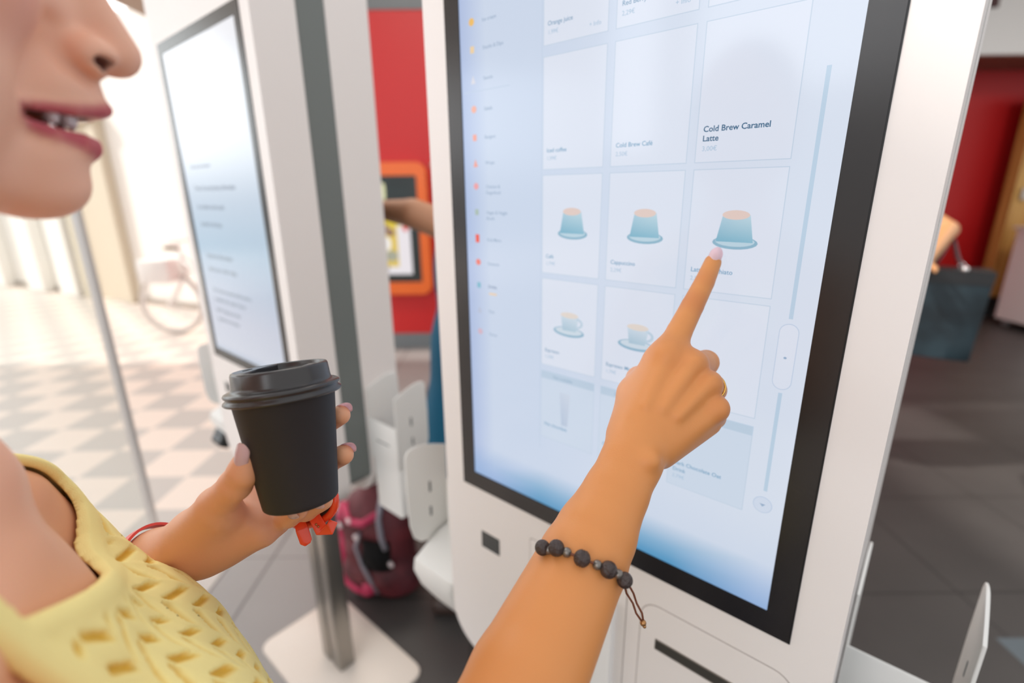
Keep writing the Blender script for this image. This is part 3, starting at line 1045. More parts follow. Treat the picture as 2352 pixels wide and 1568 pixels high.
# head
W.add(Ell((HX, -.030, .125), (.073, .095, .100)), k=0.03)
W.add(Ell((HX, .000, .070), (.057, .048, .070)), k=0.015)
W.add(Ell((HX, .040, .072), (.0230, .0260, .0240)), k=0.010)
for s in (1, -1):
    W.add(Cone((HX + s * .010, .030, .0085), (HX + s * .050, -.034, .026), .0135, .019), k=0.016)       # jaw
    W.add(Ell((HX + s * .036, .006, .046), (.024, .028, .034)), k=0.016)
    W.add(Ell((HX + s * .0350, .0290, .0700), (.0190, .0190, .0180)), k=0.010)                          # smiling cheek
    W.add(Ell((HX + s * .031, .046, .128), (.022, .012, .010)), k=0.012)                                # brow
    W.add(Ell((HX + s * .076, -.032, .085), (.008, .018, .030)), k=0.006)                               # ear
W.add(Ell((HX, .0120, .0430), (.0300, .0570, .025)), k=0.006)                                           # upper jaw
W.add(Ell((HX, .0415, .0062), (.016, .0160, .0150)), k=0.010)                                           # chin
W.add(Ell((HX, .020, .0175), (.0265, .0385, .0155)), k=0.006)
W.add(Cone((HX, .0590, .108), (HX, .0768, .0612), .0070, .0100), k=0.010)                               # nose
for s in (1, -1):
    W.add(Ell((HX + s * .0132, .0635, .0560), (.0078, .0108, .0088)), k=0.005)
    W.sub(Cone((HX + s * .0215, .0575, .0650), (HX + s * .0330, .0390, .0400), .0016, .0022), 0.009)    # smile fold
    W.sub(Ell((HX + s * .031, .058, .110), (.014, .012, .009)), 0.008)                                  # eye socket
    W.ops.append(('sub', chain([V3(HX + s * .0190, .0530, .0650), V3(HX + s * .0205, .0530, .0580), V3(HX + s * .0190, .0560, .0515), V3(HX + s * .0140, .0615, .0470)], [.0014, .0017, .0017, .0012], k=.001), 0.006))
    W.sub(Ell((HX + s * .0155, .0692, .0528), (.0062, .0074, .0027), np.array([[1, 0, 0], [0, .95, .31], [0, -.31, .95]])), 0.002)
def skin_y(dx, z):
    """how far forward the face reaches at a side offset and height"""
    lo_, hi_ = 0.0, 0.09
    for _ in range(28):
        m_ = (lo_ + hi_) / 2
        if W.eval(np.array([[[HX + dx, m_, z]]]))[0, 0] < 0: lo_ = m_
        else: hi_ = m_
    return lo_
def on_face(dx, z, sink): return V3(HX + dx, skin_y(abs(dx), z) - sink, z)
TEETH_Y = [skin_y(x_, .0330) for x_ in (.0, .0072, .0137, .0188, .0225, .0250)]
UPL = [(.0335, .0322, .0012), (.0260, .0330, .0020), (.0170, .0344, .0027), (.0085, .0360, .0032), (.0020, .0368, .0034)]
LWL = [(.0335, .0318, .0012), (.0255, .0286, .0027), (.0170, .0242, .0042), (.0085, .0217, .0055), (.0, .0209, .0060)]
GAP = [(.0325, .0320, .0010), (.0250, .0310, .0019), (.0170, .0298, .0030), (.0085, .0293, .0038), (.0, .0293, .0040)]
up_pts = {s: [on_face(s * x, z, r * .62 - .0030 * max(0, 1 - x / .02)) for x, z, r in UPL] for s in (1, -1)}
lw_pts = {s: [on_face(s * x, z, r * .5 - .0036 * max(0, 1 - x / .022)) for x, z, r in LWL] for s in (1, -1)}
gap_pts = {s: [on_face(s * x, z, .0010 - .002 * max(0, 1 - x / .02)) for x, z, r in GAP] for s in (1, -1)}
deep_pts = {s: [p - V3(0, .008, 0) for p in gap_pts[s]] for s in (1, -1)}
LIPS = []
for s in (1, -1):
    LIPS += chain(up_pts[s], [r for _, _, r in UPL], k=0.001)
    LIPS += chain(lw_pts[s], [r for _, _, r in LWL], k=0.001)
W.group(LIPS, 0.0035)
for s in (1, -1):
    W.ops.append(('sub', chain(gap_pts[s], [r for _, _, r in GAP], k=0.001) + chain(deep_pts[s], [r for _, _, r in GAP], k=0.001) , 0.0015))
    W.sub(Cone((HX, .040, .0290), deep_pts[s][1] - V3(0, .004, 0), .0080, .0030), 0.002)

# ---- right arm and pointing hand
def bk(px, py): return -at(px, py, 1.0)                       # direction back to the lens
Wr = at(1452, 1055, .375)
SR = V3(HX + .148, -.060, -.170); ER = V3(-.132, .098, -.318)
FA = at(1338, 1287, .342); FB = at(1205, 1568, .298)
nrm = bk(1400, 1150)
F1_, F2_ = FA * .35 + Wr * .65, FA * .75 + Wr * .25
W.group([Cone(SR, ER, .046, .038, k=0.004), Cone(ER, FB, .0370, .0345, (nrm, .92), k=0.004), Cone(FB, FA, .0345, .0300, (nrm, .88), k=0.004),
         Cone(FA, F2_, .0300, .0278, (nrm, .84), k=0.003), Cone(F2_, F1_, .0278, .0232, (nrm, .80), k=0.003), Cone(F1_, Wr, .0232, .0218, (nrm, .78), k=0.003)], 0.025)
MI, MM, MR, MP = at(1533, 818, .409), at(1592, 836, .403), at(1627, 882, .399), at(1643, 938, .396)
HB = [Cone(Wr, at(1470, 990, .388), .0205, .0185, (nrm, .78), k=0.006),
      Cone(at(1446, 1000, .388), MI, .0145, .0118, k=0.006), Cone(at(1470, 1000, .3835), MM, .0135, .0112, k=0.005),
      Cone(at(1490, 1015, .382), MR, .0130, .0104, k=0.005), Cone(at(1505, 1030, .382), MP, .0125, .0100, k=0.005),
      Cone(at(1480, 990, .400), at(1585, 890, .424), .0175, .0150, k=0.008),
      Cone(at(1515, 1035, .390), at(1620, 965, .408), .0140, .0130, k=0.008),
      Cone(at(1436, 1000, .392), at(1455, 905, .414), .0130, .0135, k=0.010),
      Cone(at(1504, 832, .414), at(1474, 890, .412), .0105, .0120, k=0.008)]
W.group(HB, 0.008)
for c, r_ in ((MI, .0082), (MM, .0085), (MR, .0082), (MP, .0080)):                                     # knuckles
    W.add(Ell(c - c / np.linalg.norm(c) * .0052, (r_, r_, r_)), k=0.006)
W.add(Ell(at(1490, 1056, .3612), (.0078, .0078, .0070)), k=0.006)
W.add(Cone(at(1594, 834, .3925), at(1527, 935, .3790), .0026, .0014), Cone(at(1626, 880, .3895), at(1560, 955, .3765), .0022, .0010), Cone(at(1532, 830, .3990), at(1484, 930, .3810), .0022, .0010), k=0.009)
W.group(chain([at(1458, 905, .415), at(1468, 870, .428), at(1515, 862, .440), at(1550, 880, .436)], [.0125, .0104, .0098, .0085], 0.004), 0.006)
W.group(chain([MM, at(1622, 832, .434), at(1600, 880, .446), at(1570, 905, .432)], [.0112, .0100, .0088, .0080], 0.004), 0.003)
W.group(chain([MR, at(1640, 895, .428), at(1604, 930, .438), at(1575, 935, .425)], [.0105, .0096, .0085, .0078], 0.004), 0.003)
W.group(chain([MP, at(1640, 958, .420), at(1606, 975, .428), at(1580, 970, .416)], [.0102, .0088, .0078, .0072], 0.004), 0.003)
IDX = [MI, at(1560, 762, .4175), at(1590, 703, .4265), at(1618, 648, .4345), at(1637, 603, .4425)]
W.group(chain(IDX, [.0122, .0104, .0094, .0084, .0074], 0.0008), 0.012)

# ---- left arm and the hand around the cup
SL = V3(HX - .148, -.060, -.170); EL = V3(-.535, .000, -.395)
LW = at(446, 1246, .386); LF = at(362, 1288, .398)
W.group([Cone(SL, EL, .046, .037, k=0.004), Cone(EL, LF, .036, .0245, k=0.004), Cone(LF, LW, .0245, .0190, k=0.004)], 0.025)
CMC, TMP, TIP_, TPD, TTP = at(452, 1222, .374), at(497, 1160, .350), at(541, 1112, .332), at(560, 1082, .3255), at(566, 1051, .3235)
W.add(Cone(LW, at(500, 1225, .388), .0200, .0205, k=0.014), Cone(at(480, 1235, .386), at(590, 1165, .394), .0205, .0165, k=0.015))
W.add(Cone(at(468, 1262, .380), at(598, 1212, .377), .0165, .0148, k=0.014))
W.add(Cone(at(455, 1232, .374), at(512, 1178, .358), .0165, .0135, k=0.014))
LMI, LMM, LMR, LMP = at(600, 1092, .408), at(612, 1128, .409), at(620, 1163, .405), at(630, 1192, .394)
W.add(Cone(at(510, 1195, .392), LMI, .0150, .0108, k=0.012), Cone(at(520, 1205, .392), LMM, .0150, .0108, k=0.012),
      Cone(at(525, 1215, .390), LMR, .0150, .0105, k=0.012), Cone(at(525, 1230, .385), LMP, .0150, .0105, k=0.012))
W.group(chain([CMC, TMP, TIP_, TPD, TTP], [.0150, .0120, .0098, .0092, .0070], 0.005), 0.010)
W.group(chain([LMI, at(680, 1020, .402), at(745, 975, .388), at(782, 953, .366)], [.0105, .0092, .0082, .0072], 0.004), 0.004)
W.group(chain([LMM, at(690, 1085, .402), at(755, 1060, .388), at(789, 1044, .366)], [.0105, .0094, .0084, .0074], 0.004), 0.004)
W.group(chain([LMR, at(655, 1178, .398), at(703, 1170, .382), at(742, 1150, .370)], [.0105, .0092, .0080, .0070], 0.004), 0.003)
W.group(chain([LMP, at(638, 1198, .386), at(664, 1186, .372), at(686, 1172, .362)], [.0100, .0086, .0074, .0066], 0.004), 0.003)

def body_cut(P, D):
    return np.maximum(D, -.66 - P[..., 2])                     # the body goes on inside the trousers below
Vw, Qw = mesh_field('woman', W, (-.64, -.22, -.68), (-.06, .50, .26), BODY_CELL, body_cut)
Vw = relax(Vw, Qw, 1, 0.4)

def skin_tint(V, base):
    t = np.tile(np.array(lin(base)[:3]), (len(V), 1))
    return t
def blend(t, m, rgb):
    m = np.clip(m, 0, 1)[:, None]
    return t * (1 - m) + np.array(lin(rgb)[:3]) * m
tint = skin_tint(Vw, (226, 166, 128))
head = np.clip((Vw[:, 2] + .16) / .05, 0, 1)
tint = blend(tint, head, (244, 188, 160))
arm = np.clip((Vw[:, 0] + .19) / .03, 0, 1) * np.clip((Vw[:, 1] - .02) / .08, 0, 1)
tint = blend(tint, arm, (212, 141, 82))
near = np.linalg.norm(Vw - V3(HX, .05, .03), axis=1) < .08
dl = np.full(len(Vw), 1.0)
for q in LIPS: dl[near] = np.minimum(dl[near], q.d(Vw[near]))
tint = blend(tint, 1 - dl / .0012, (190, 84, 92))
dg = np.full(len(Vw), 1.0)
for s in (1, -1):
    for q in chain(gap_pts[s], [r for _, _, r in GAP]) + chain(deep_pts[s], [r for _, _, r in GAP]): dg[near] = np.minimum(dg[near], q.d(Vw[near]))
tint = blend(tint, (1 - dg / .0010) * (dl > .0010), (96, 36, 32))  # dark red lining, with the mouth's inner darkness painted in
for s in (1, -1):
    nz = np.linalg.norm(((Vw - V3(HX + s * .0155, .0692, .0528)) @ np.array([[1, 0, 0], [0, .95, .31], [0, -.31, .95]])) / V3(.0066, .0074, .0028), axis=1)
    tint = blend(tint, (1.1 - nz) * 5, (96, 38, 28))  # nostril shade painted into the skin colour
    ck = np.linalg.norm((Vw - V3(HX + s * .042, .036, .066)) / V3(.026, .03, .024), axis=1)
    tint = blend(tint, np.clip(1 - ck, 0, 1) * .6, (226, 142, 128))
for c_, r_, m_ in ((IDX[2], .0125, .55), (IDX[3], .010, .4), (MI, .016, .25), (MM, .015, .25), (MR, .014, .25), (MP, .014, .3)):
    tint = blend(tint, np.clip(1 - np.linalg.norm(Vw - c_, axis=1) / (r_ * 1.35), 0, 1) * m_ * 1.4, (186, 104, 66))
pal = np.linalg.norm((Vw - at(600, 1200, .385)) / .07, axis=1)
tint = blend(tint, np.clip(1.3 - pal, 0, 1) * .6, (228, 168, 140))
woman = link('person', sdf_mesh('person', Vw, Qw, tint), M_SKIN, smooth=True, origin=(HX, -.05, 0))
tag(woman, 'woman in a yellow knitted top pointing at the screen and holding a black cup', 'person')

# nails
def finger_nail(name, p0, p1, up, along, off, L, Wd, lab=None):
    p0, p1 = np.asarray(p0), np.asarray(p1)
    ax = (p1 - p0) / np.linalg.norm(p1 - p0)
    u = np.asarray(up, float); u = u - ax * (u @ ax); u /= np.linalg.norm(u)
    return nail(name, woman, Vector(p1 + ax * along + u * off), ax, u, L, Wd)
finger_nail('fingernail', IDX[3], IDX[4], bk(1637, 603), .0022, .0058, .0160, .0112)
finger_nail('fingernail', TPD, TTP, bk(540, 1060) * 1.0 + (at(530, 1062, .325) - at(567, 1062, .325)) * 60, .0008, .0062, .0190, .0108)
finger_nail('fingernail', at(745, 975, .388), at(782, 953, .366), at(800, 915, .372) - at(782, 953, .366), .0010, .0062, .0135, .0108)
finger_nail('fingernail', at(755, 1060, .388), at(789, 1044, .366), at(815, 1005, .370) - at(789, 1044, .366), .0010, .0064, .0140, .0112)
finger_nail('fingernail', at(703, 1170, .382), at(742, 1150, .370), bk(744, 1160), .0010, .0058, .0125, .0098)
finger_nail('fingernail', at(664, 1186, .372), at(686, 1172, .362), bk(688, 1187), .0006, .0056, .0120, .0092)

# teeth
bm = bmesh.new()
for k in range(-2, 3):
    a = math.radians(90 - k * 13.0)
    dx_ = (.0, .0072, .0137, .0188, .0225, .0250)[abs(k)] * (1 if k > 0 else -1)
    c = Vector((HX + dx_, TEETH_Y[abs(k)] - .0090 - .0006 * abs(k), EYE + .0326 + .0002 * abs(k)))
    hgt = (.0052, .0050, .0048, .0046, .0042, .004)[abs(k)]
    ball(bm, c, 1.0, 12, 0, (.0046, .0026, hgt), Matrix.Rotation(a - math.pi / 2, 4, 'Z'))
bm_obj('teeth', bm, mat('tooth_enamel', (238, 232, 230), 0.18, spec=0.6), woman, smooth=True)
for s in (1, -1):
    bm = bmesh.new()
    ball(bm, (HX + s * .031, .0435, EYE + .110), .0118, 20, 0)
    ball(bm, (HX + s * .031, .0500, EYE + .110), .0058, 16, 1)
    bm_obj('eye', bm, [mat('eye_white', (236, 230, 226), 0.2), mat('iris_brown', (70, 46, 32), 0.2)], woman, smooth=True)
# hair drawn back into a knot
Hf = Field()
Hf.add(Ell((HX, -.040, .130), (.080, .098, .102)), Ell((HX, -.150, .120), (.038, .036, .038)), Ell((HX, -.085, .06), (.072, .055, .07)), k=0.02)
def hair_cut(P, D):
    return np.maximum(D, np.minimum(P[..., 1] + .005 - (P[..., 2] - .15) * .9, 9))
Vh, Qh = mesh_field('hair', Hf, (-.42, -.22, -.06), (-.18, .09, .27), 0.003, hair_cut)
link('hair', sdf_mesh('hair', Vh, Qh), M_HAIR, woman, smooth=True)

# ---- yellow knitted top
T = Field()
T.add(Ell((HX, -.058, -.265), (.151, .091, .178)), Ell((HX, -.045, -.45), (.138, .100, .22)), Ell((HX, -.055, -.63), (.166, .113, .14)), k=0.06)
for s in (1, -1):
    T.add(Ell((HX + s * .066, .010, -.290), (.063, .060, .063)), k=0.035)
    T.add(Cone((HX + s * .03, -.06, -.075), (HX + s * .135, -.062, -.150), .036, .036), k=0.04)
T.add(Cone((HX - .095, -.004, -.178), (HX - .100, .010, -.232), .029, .033), k=0.02)
T.add(Ell((HX - .02, .010, -.43), (.120, .092, .17)), k=0.06)
def top_uv(P):
    th = np.arctan2(P[..., 0] - HX, P[..., 1] + .06)
    return th * .125, P[..., 2]
def edge_fields(P):
    sx = P[..., 0] - HX; dx = np.abs(sx); z = P[..., 2]
    front = P[..., 1] > -.06
    zf = np.interp(sx, [-.112, -.102, -.088, -.07, -.045, -.025, 0, .0376, .0575, .0824, .092, .112], [-.135, -.165, -.186, -.198, -.205, -.200, -.186, -.1665, -.1545, -.138, -.130, -.118])
    zn = np.where(front, zf, -.13 + .06 * np.clip(dx / .108, 0, 1.4) ** 3)
    neck = np.minimum((z - zn) * .75, np.where(sx > 0, .080, .098) - dx)
    arm_ = dx - (np.where(sx > 0, .091, .128) + np.maximum(0, -.205 - z) * 1.3)
    return neck, arm_
def lace(P):
    u, v = top_uv(P)
    w = .042
    fu = np.abs(((u / w) % 1.0) - .5) * 2                      # 0 centre of a rib column, 1 its border
    s = (v / .0175 + fu * .95) % 1.0
    hole = np.clip((s - .56) / .10, 0, 1) * np.clip((.95 - s) / .08, 0, 1) * np.clip((fu - .05) / .08, 0, 1) * np.clip((.95 - fu) / .08, 0, 1)
    rib = np.exp(-((fu - 1) / .10) ** 2) * .8 + np.exp(-(fu / .10) ** 2) * .5
    return hole, rib
def top_post(P, D):
    neck, arm_ = edge_fields(P)
    e = np.maximum(neck, arm_)
    band = np.clip((-e - .010) / .005, 0, 1)
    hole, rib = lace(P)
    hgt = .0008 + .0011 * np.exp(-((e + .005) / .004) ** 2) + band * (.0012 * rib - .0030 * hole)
    sh = np.maximum(D - .0035 - hgt, -(D + .0010))
    sh = np.maximum(sh, np.maximum(neck, arm_))
    return np.maximum(sh, -.69 - P[..., 2])
Vt, Qt = mesh_field('top', T, (-.50, -.20, -.70), (-.10, .14, -.08), 0.0016, top_post)
Vt = relax(Vt, Qt, 1, 0.3)
nk, am = edge_fields(Vt)
band = np.clip((-np.maximum(nk, am) - .010) / .005, 0, 1)
hole, rib = lace(Vt)
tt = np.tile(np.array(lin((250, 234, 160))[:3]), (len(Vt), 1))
tt = blend(tt, hole * band, (232, 188, 80))  # deeper gold paints in the skin and shadow behind the lace
M_KNIT = tinted_material('yellow_yarn', 0.85, 0.15, 0.0, (1500, 0.5, 0.0008, 2))
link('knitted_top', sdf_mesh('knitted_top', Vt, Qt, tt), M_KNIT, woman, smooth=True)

# trousers and shoes below the frame
Tr = Field()
Tr.add(Ell((HX, -.055, -.66), (.164, .110, .11)), k=0.03)
for s in (1, -1):
    Tr.group(chain([V3(HX + s * .085, -.055, -.70), V3(HX + s * .085, -.045, -1.02), V3(HX + s * .085, -.060, -1.40)], [.080, .056, .046], 0.03), 0.03)
Vp, Qp = mesh_field('trousers', Tr, (-.50, -.2, -1.46), (-.10, .10, -.54), 0.006, lambda P, D: np.maximum(np.maximum(np.maximum(D, P[..., 2] + .60), -1.395 - P[..., 2]), -(D + .006) * 1.0 * (P[..., 2] > -.66) - 9 * (P[..., 2] <= -.66)))
link('trousers', sdf_mesh('trousers', Vp, Qp), mat('blue_denim', (70, 92, 128), 0.8), woman, smooth=True)
for s in (1, -1):
    Sh = Field().add(Cone((HX + s * .085, -.085, -1.415), (HX + s * .09, .075, -1.42), .034, .030), Cone((HX + s * .085, -.07, -1.39), (HX + s * .085, -.05, -1.37), .038, .040), k=0.02)
    Vs, Qs = mesh_field('shoe', Sh, (HX + s * .087 - .08, -.16, -1.47), (HX + s * .087 + .08, .14, -1.32), 0.005, lambda P, D: np.maximum(D, -1.4499 - P[..., 2]))
    link('shoe', sdf_mesh('shoe', Vs, Qs), mat('white_canvas_shoe', (230, 228, 224), 0.6), woman, smooth=True)
# ------------------------------------------------------------------ things she wears and holds
def wv(p): return Vector((p[0], p[1], p[2] + EYE))
def touch(px, py, r, d0, d1):
    """first place along a sight line where a ball of radius r rests on her skin"""
    ds = np.linspace(d0, d1, 400)
    P = np.stack([at(px, py, d) for d in ds])
    f = W.eval(P[None])[0]
    i = np.nonzero(f <= r * .92)[0]
    return P[i[0]] if len(i) else P[int(np.argmin(f))]

# coffee cup
CB, CAX = V3(-.3061, .1322, -.2016), V3(-.2056, .0766, .9756)
CAX = CAX / np.linalg.norm(CAX)
_zx = Vector(CAX); _xx = Vector((_r2 - _zx * _r2.dot(_zx))).normalized(); _yx = _zx.cross(_xx)
_o = wv(CB)
MC = Matrix(((_xx.x, _yx.x, _zx.x, _o.x), (_xx.y, _yx.y, _zx.y, _o.y), (_xx.z, _yx.z, _zx.z, _o.z), (0, 0, 0, 1)))   # local x = to the right in the photograph
M_CUP = mat('matt_black_paper', (40, 39, 42), 0.6, spec=0.35)
M_LID = mat('black_lid_plastic', (46, 44, 44), 0.27, spec=0.6)
cup = thing('coffee_cup', _o, 'black paper takeaway coffee cup with a black lid, held in the left hand', 'cup')
bm = bmesh.new()
lathe(bm, [(0, .004), (.0212, .004), (.0220, .0006), (.0236, 0), (.0243, .0008), (.0247, .0035), (.0325, .0755), (.0335, .0768), (.0325, .078), (.0315, .0775), (.0310, .072)], 80, MC)
bm_obj('cup_body', bm, M_CUP, cup, smooth=True)
bm = bmesh.new()
lathe(bm, [(.0334, .0728), (.0362, .0732), (.0370, .0741), (.0366, .0752), (.0350, .0764), (.0348, .0772), (.0359, .0782), (.0363, .0792), (.0358, .0802), (.0342, .0810), (.0322, .0814), (.0312, .0822), (.0308, .0840), (.0302, .0918), (.0297, .0931), (.0286, .0936), (.0268, .0934), (.0262, .0926), (.0258, .0900), (.0248, .0893), (0, .0896)], 80, MC)
lid = bm_obj('lid', bm, M_LID, cup, smooth=True)
bm = bmesh.new()
pts = [(.0272 * math.cos(math.radians(a)), .0272 * math.sin(math.radians(a))) for a in range(118, 243, 6)]
pts += [(-.0118, -.0212), (-.0140, -.011), (-.0148, 0), (-.0140, .011), (-.0118, .0212)]
prism(bm, pts, lambda x, y, t: MC @ Vector((x, y, t)), .0880, .0935, 0.0011, 3)
bm_obj('sip_ledge', bm, M_LID, lid, sharp=0.8)
bm = bmesh.new()
prism(bm, rounded_rect(-.0236, -.0202, -.0046, .0046, .0015, 4), lambda x, y, t: MC @ Vector((x, y, t)), .0932, .09365)
bm_obj('sip_hole', bm, mat('hole_black', (8, 8, 8), 0.9), lid)
bm = bmesh.new()
prism(bm, rounded_rect(.0170, .0235, -.0062, .0062, .0020, 4), lambda x, y, t: MC @ Vector((x, y, t)), .0892, .0928, 0.001, 2)
bm_obj('tab_stop', bm, M_LID, lid, sharp=0.8)

# bead bracelet on the right forearm
bb = thing('bead_bracelet', wv(FA), 'dark carved wooden bead bracelet with grey metal beads on the right forearm', 'bracelet')
M_WOODBEAD = mat('dark_carved_wood', (62, 50, 47), 0.42)
add_noise_bump(M_WOODBEAD, 520, 0.9, 0.0015)
M_METALBEAD = mat('aged_metal_bead', (128, 122, 116), 0.35, metal=0.75)
M_CORD = mat('brown_waxed_cord', (112, 58, 34), 0.55)
M_BRASS = mat('brass_bead', (176, 130, 84), 0.3, metal=0.8)
bead_px = [(1246, 1257, .0050, 0), (1259, 1262, .0030, 1), (1278, 1258, .0053, 0), (1302, 1268, .0031, 1), (1337, 1282, .0054, 0), (1372, 1297, .0031, 1), (1398, 1308, .0054, 0), (1420, 1318, .0031, 1), (1435, 1332, .0051, 0)]
bc = [touch(x, y, r, .285, .345) for x, y, r, k in bead_px]
axis = (FA - FB) / np.linalg.norm(FA - FB)
loop = list(bc)
def back_point(t):
    """round the hidden side of the arm"""
    a, b = bc[-1], bc[0]
    m = a * (1 - t) + b * t
    out = m - FA; out = out - axis * (out @ axis)
    v = at(1338, 1287, 1.0); v = v - axis * (v @ axis); v /= np.linalg.norm(v)
    return m + v * (.036 * math.sin(math.pi * t) + .004)
hidden = [back_point(t) for t in (.18, .32, .5, .68, .82)]
loop += hidden
bm = bmesh.new()
tube(bm, [wv(p) for p in loop], .0008, 8, closed=True)
bm_obj('cord', bm, M_CORD, bb, smooth=True)
def carved(c, r, ax):
    bm = bmesh.new()
    R = Vector(ax).to_track_quat('Z', 'Y').to_matrix().to_4x4()
    prof = []
    n = 28
    for i in range(n + 1):
        t = -math.pi / 2 + math.pi * i / n
        zz = math.sin(t)
        rr = math.cos(t)
        g = .13 * sum(math.exp(-((zz - q) / .055) ** 2) for q in (-.14, .14))
        prof.append((max(0, rr * r * (1 - g)), zz * r * .97))
    lathe(bm, prof, 28, Matrix.Translation(wv(c)) @ R)
    bm_obj('wooden_bead', bm, M_WOODBEAD, bb, smooth=True)
def plain(c, r):
    bm = bmesh.new(); ball(bm, wv(c), r, 20)
    bm_obj('metal_bead', bm, M_METALBEAD, bb, smooth=True)
allb = [(c, r, k) for c, (x, y, r, k) in zip(bc, bead_px)] + [(hidden[0], .0030, 1), (hidden[1], .0052, 0), (hidden[2], .0031, 1), (hidden[3], .0052, 0), (hidden[4], .0030, 1)]
for i, (c, r, k) in enumerate(allb):
    nx = loop[(i + 1) % len(loop)] - loop[i - 1]
    if k == 0: carved(c, r, nx)
    else: plain(c, r)
q0 = bc[-1]
tail = [q0, at(1447, 1362, .336), at(1458, 1385, .336), at(1468, 1408, .336), at(1477, 1429, .336)]
for dx in (-.0009, .0009):
    bm = bmesh.new()
    sp = [.9, 2.6, 1.4, 2.2, .3]
    tube(bm, [wv(p) + Vector((_r2 * dx * s)) for p, s in zip(tail, sp)], .0007, 8)
    bm_obj('cord_tail', bm, M_CORD, bb, smooth=True)
bm = bmesh.new()
ball(bm, wv(at(1477, 1430, .336)), .0022, 14); ball(bm, wv(at(1480, 1438, .336)), .0013, 10)
bm_obj('tail_bead', bm, M_BRASS, bb, smooth=True)

# thin gold ring on the bent ring finger
a, b = MR, at(1640, 895, .428)
c = a * .5 + b * .5
R = Vector(b - a).to_track_quat('Z', 'Y').to_matrix().to_4x4()
bm = bmesh.new()
tube(bm, [wv(c) + R @ Vector((.0105 * math.cos(t), .0105 * math.sin(t), 0)) for t in [2 * math.pi * i / 40 for i in range(40)]], .0010, 8, closed=True)
tag(bm_obj('finger_ring', bm, mat('gold', (220, 170, 90), 0.2, metal=1.0), smooth=True), 'thin gold ring on the bent finger of the pointing hand', 'ring')

# red band on the left forearm
fa = (LW - LF) / np.linalg.norm(LW - LF)
bcen = LF * 1.02 - LW * .02
R = Vector(fa).to_track_quat('Z', 'Y').to_matrix().to_4x4()
M_REDBAND = mat('coral_red_rubber', (232, 74, 58), 0.4)
rb = thing('wristband', wv(bcen), 'coral red band around the left forearm beside the yellow top', 'wristband')
bm = bmesh.new()
rr = .0295
ring_o = [(rr * math.cos(2 * math.pi * i / 48), rr * math.sin(2 * math.pi * i / 48)) for i in range(48)]
ring_i = [(x * .93, y * .93) for x, y in ring_o]
ring_prism(bm, ring_o, ring_i, lambda u, v, t: wv(bcen) + R @ Vector((u, v, t)), -.0045, .0045)
bm_obj('band', bm, M_REDBAND, rb, sharp=0.8)
bm = bmesh.new()
e0 = at(418, 1342, .392)
tube(bm, [wv(at(405, 1335, .392)), wv(e0), wv(at(430, 1347, .391)), wv(at(432, 1362, .391))], [.004, .0052, .0045, .0015], 10)
bm_obj('loose_end', bm, M_REDBAND, rb, smooth=True)

# orange sunglasses, folded, hanging from the little fingers under the cup
M_ORANGE = mat('orange_red_acetate', (238, 74, 34), 0.25, spec=0.5, coat=0.3)
M_LENS = mat('brown_olive_lens', (70, 62, 30), 0.08, spec=0.6)
sg = thing('sunglasses', wv(at(690, 1200, .40)), 'folded orange framed sunglasses held by the fingers under the black cup', 'sunglasses')
def lens_path(cx, cy, d, slope, wx=50, wy=36):
    pts = []
    for i in range(28):
        t = 2 * math.pi * i / 28
        x = math.copysign(abs(math.cos(t)) ** .75, math.cos(t)) * wx
        y = math.copysign(abs(math.sin(t)) ** .8, math.sin(t)) * wy * (1 - .12 * (x / wx) * 0)
        y += -.32 * x + 0.0
        pts.append(at(cx + x, cy + y, d - slope * x / wx * .012))
    return pts
L1, L2 = lens_path(720, 1166, .397, 1), lens_path(606, 1186, .428, 1, 46, 34)
for Lp in (L1, L2):
    bm = bmesh.new()
    tube(bm, [wv(p) for p in Lp], .0031, 10, closed=True)
    fr = bm_obj('rim', bm, M_ORANGE, sg, smooth=True)
    bm = bmesh.new()
    cc = bm.verts.new(wv(np.mean(Lp, axis=0) + at(722, 1172, 1.0) * .0015))
    vs = [bm.verts.new(wv(p)) for p in Lp]
    for i in range(len(vs)): bm.faces.new((cc, vs[i], vs[(i + 1) % len(vs)]))
    bmesh.ops.solidify(bm, geom=bm.faces[:], thickness=0.0012)
    bm_obj('lens', bm, M_LENS, fr, smooth=True)
bm = bmesh.new()
tube(bm, [wv(L1[14]), wv((L1[14] + L2[0]) / 2 + V3(0, 0, .003)), wv(L2[0])], [.0028, .0024, .0028], 10)
bm_obj('bridge', bm, M_ORANGE, sg, smooth=True)
def temple(pts, w):
    bm = bmesh.new()
    pts = [wv(p) for p in pts]
    vw = wv(at(715, 1200, 1.0)) - Vector((0, 0, EYE)); vw.normalize()
    prev = None
    for i, p in enumerate(pts):
        d = (pts[min(i + 1, len(pts) - 1)] - pts[max(0, i - 1)]).normalized()
        s = d.cross(vw).normalized() * w[i]; n = d.cross(s).normalized() * .0016
        ring = [bm.verts.new(p + s + n), bm.verts.new(p + s - n), bm.verts.new(p - s - n), bm.verts.new(p - s + n)]
        if prev:
            for k in range(4): bm.faces.new((prev[k], prev[(k + 1) % 4], ring[(k + 1) % 4], ring[k]))
        else: bm.faces.new(ring)
        prev = ring
    bm.faces.new(prev[::-1])
    es = [e for e in bm.edges]
    bmesh.ops.bevel(bm, geom=es, offset=.0006, segments=2, profile=0.5, affect='EDGES')
    return bm_obj('temple', bm, M_ORANGE, sg, smooth=True)
temple([at(766, 1196, .388), at(757, 1216, .386), at(738, 1216, .385), at(722, 1186, .387), at(708, 1160, .396), at(664, 1130, .424)], [.0034, .0044, .0050, .0042, .0034, .0030])
temple([at(560, 1212, .420), at(620, 1200, .424), at(676, 1172, .400), at(686, 1188, .389), at(694, 1216, .386), at(703, 1243, .385), at(707, 1250, .385)], [.0028, .0028, .0030, .0034, .0046, .0044, .0022])
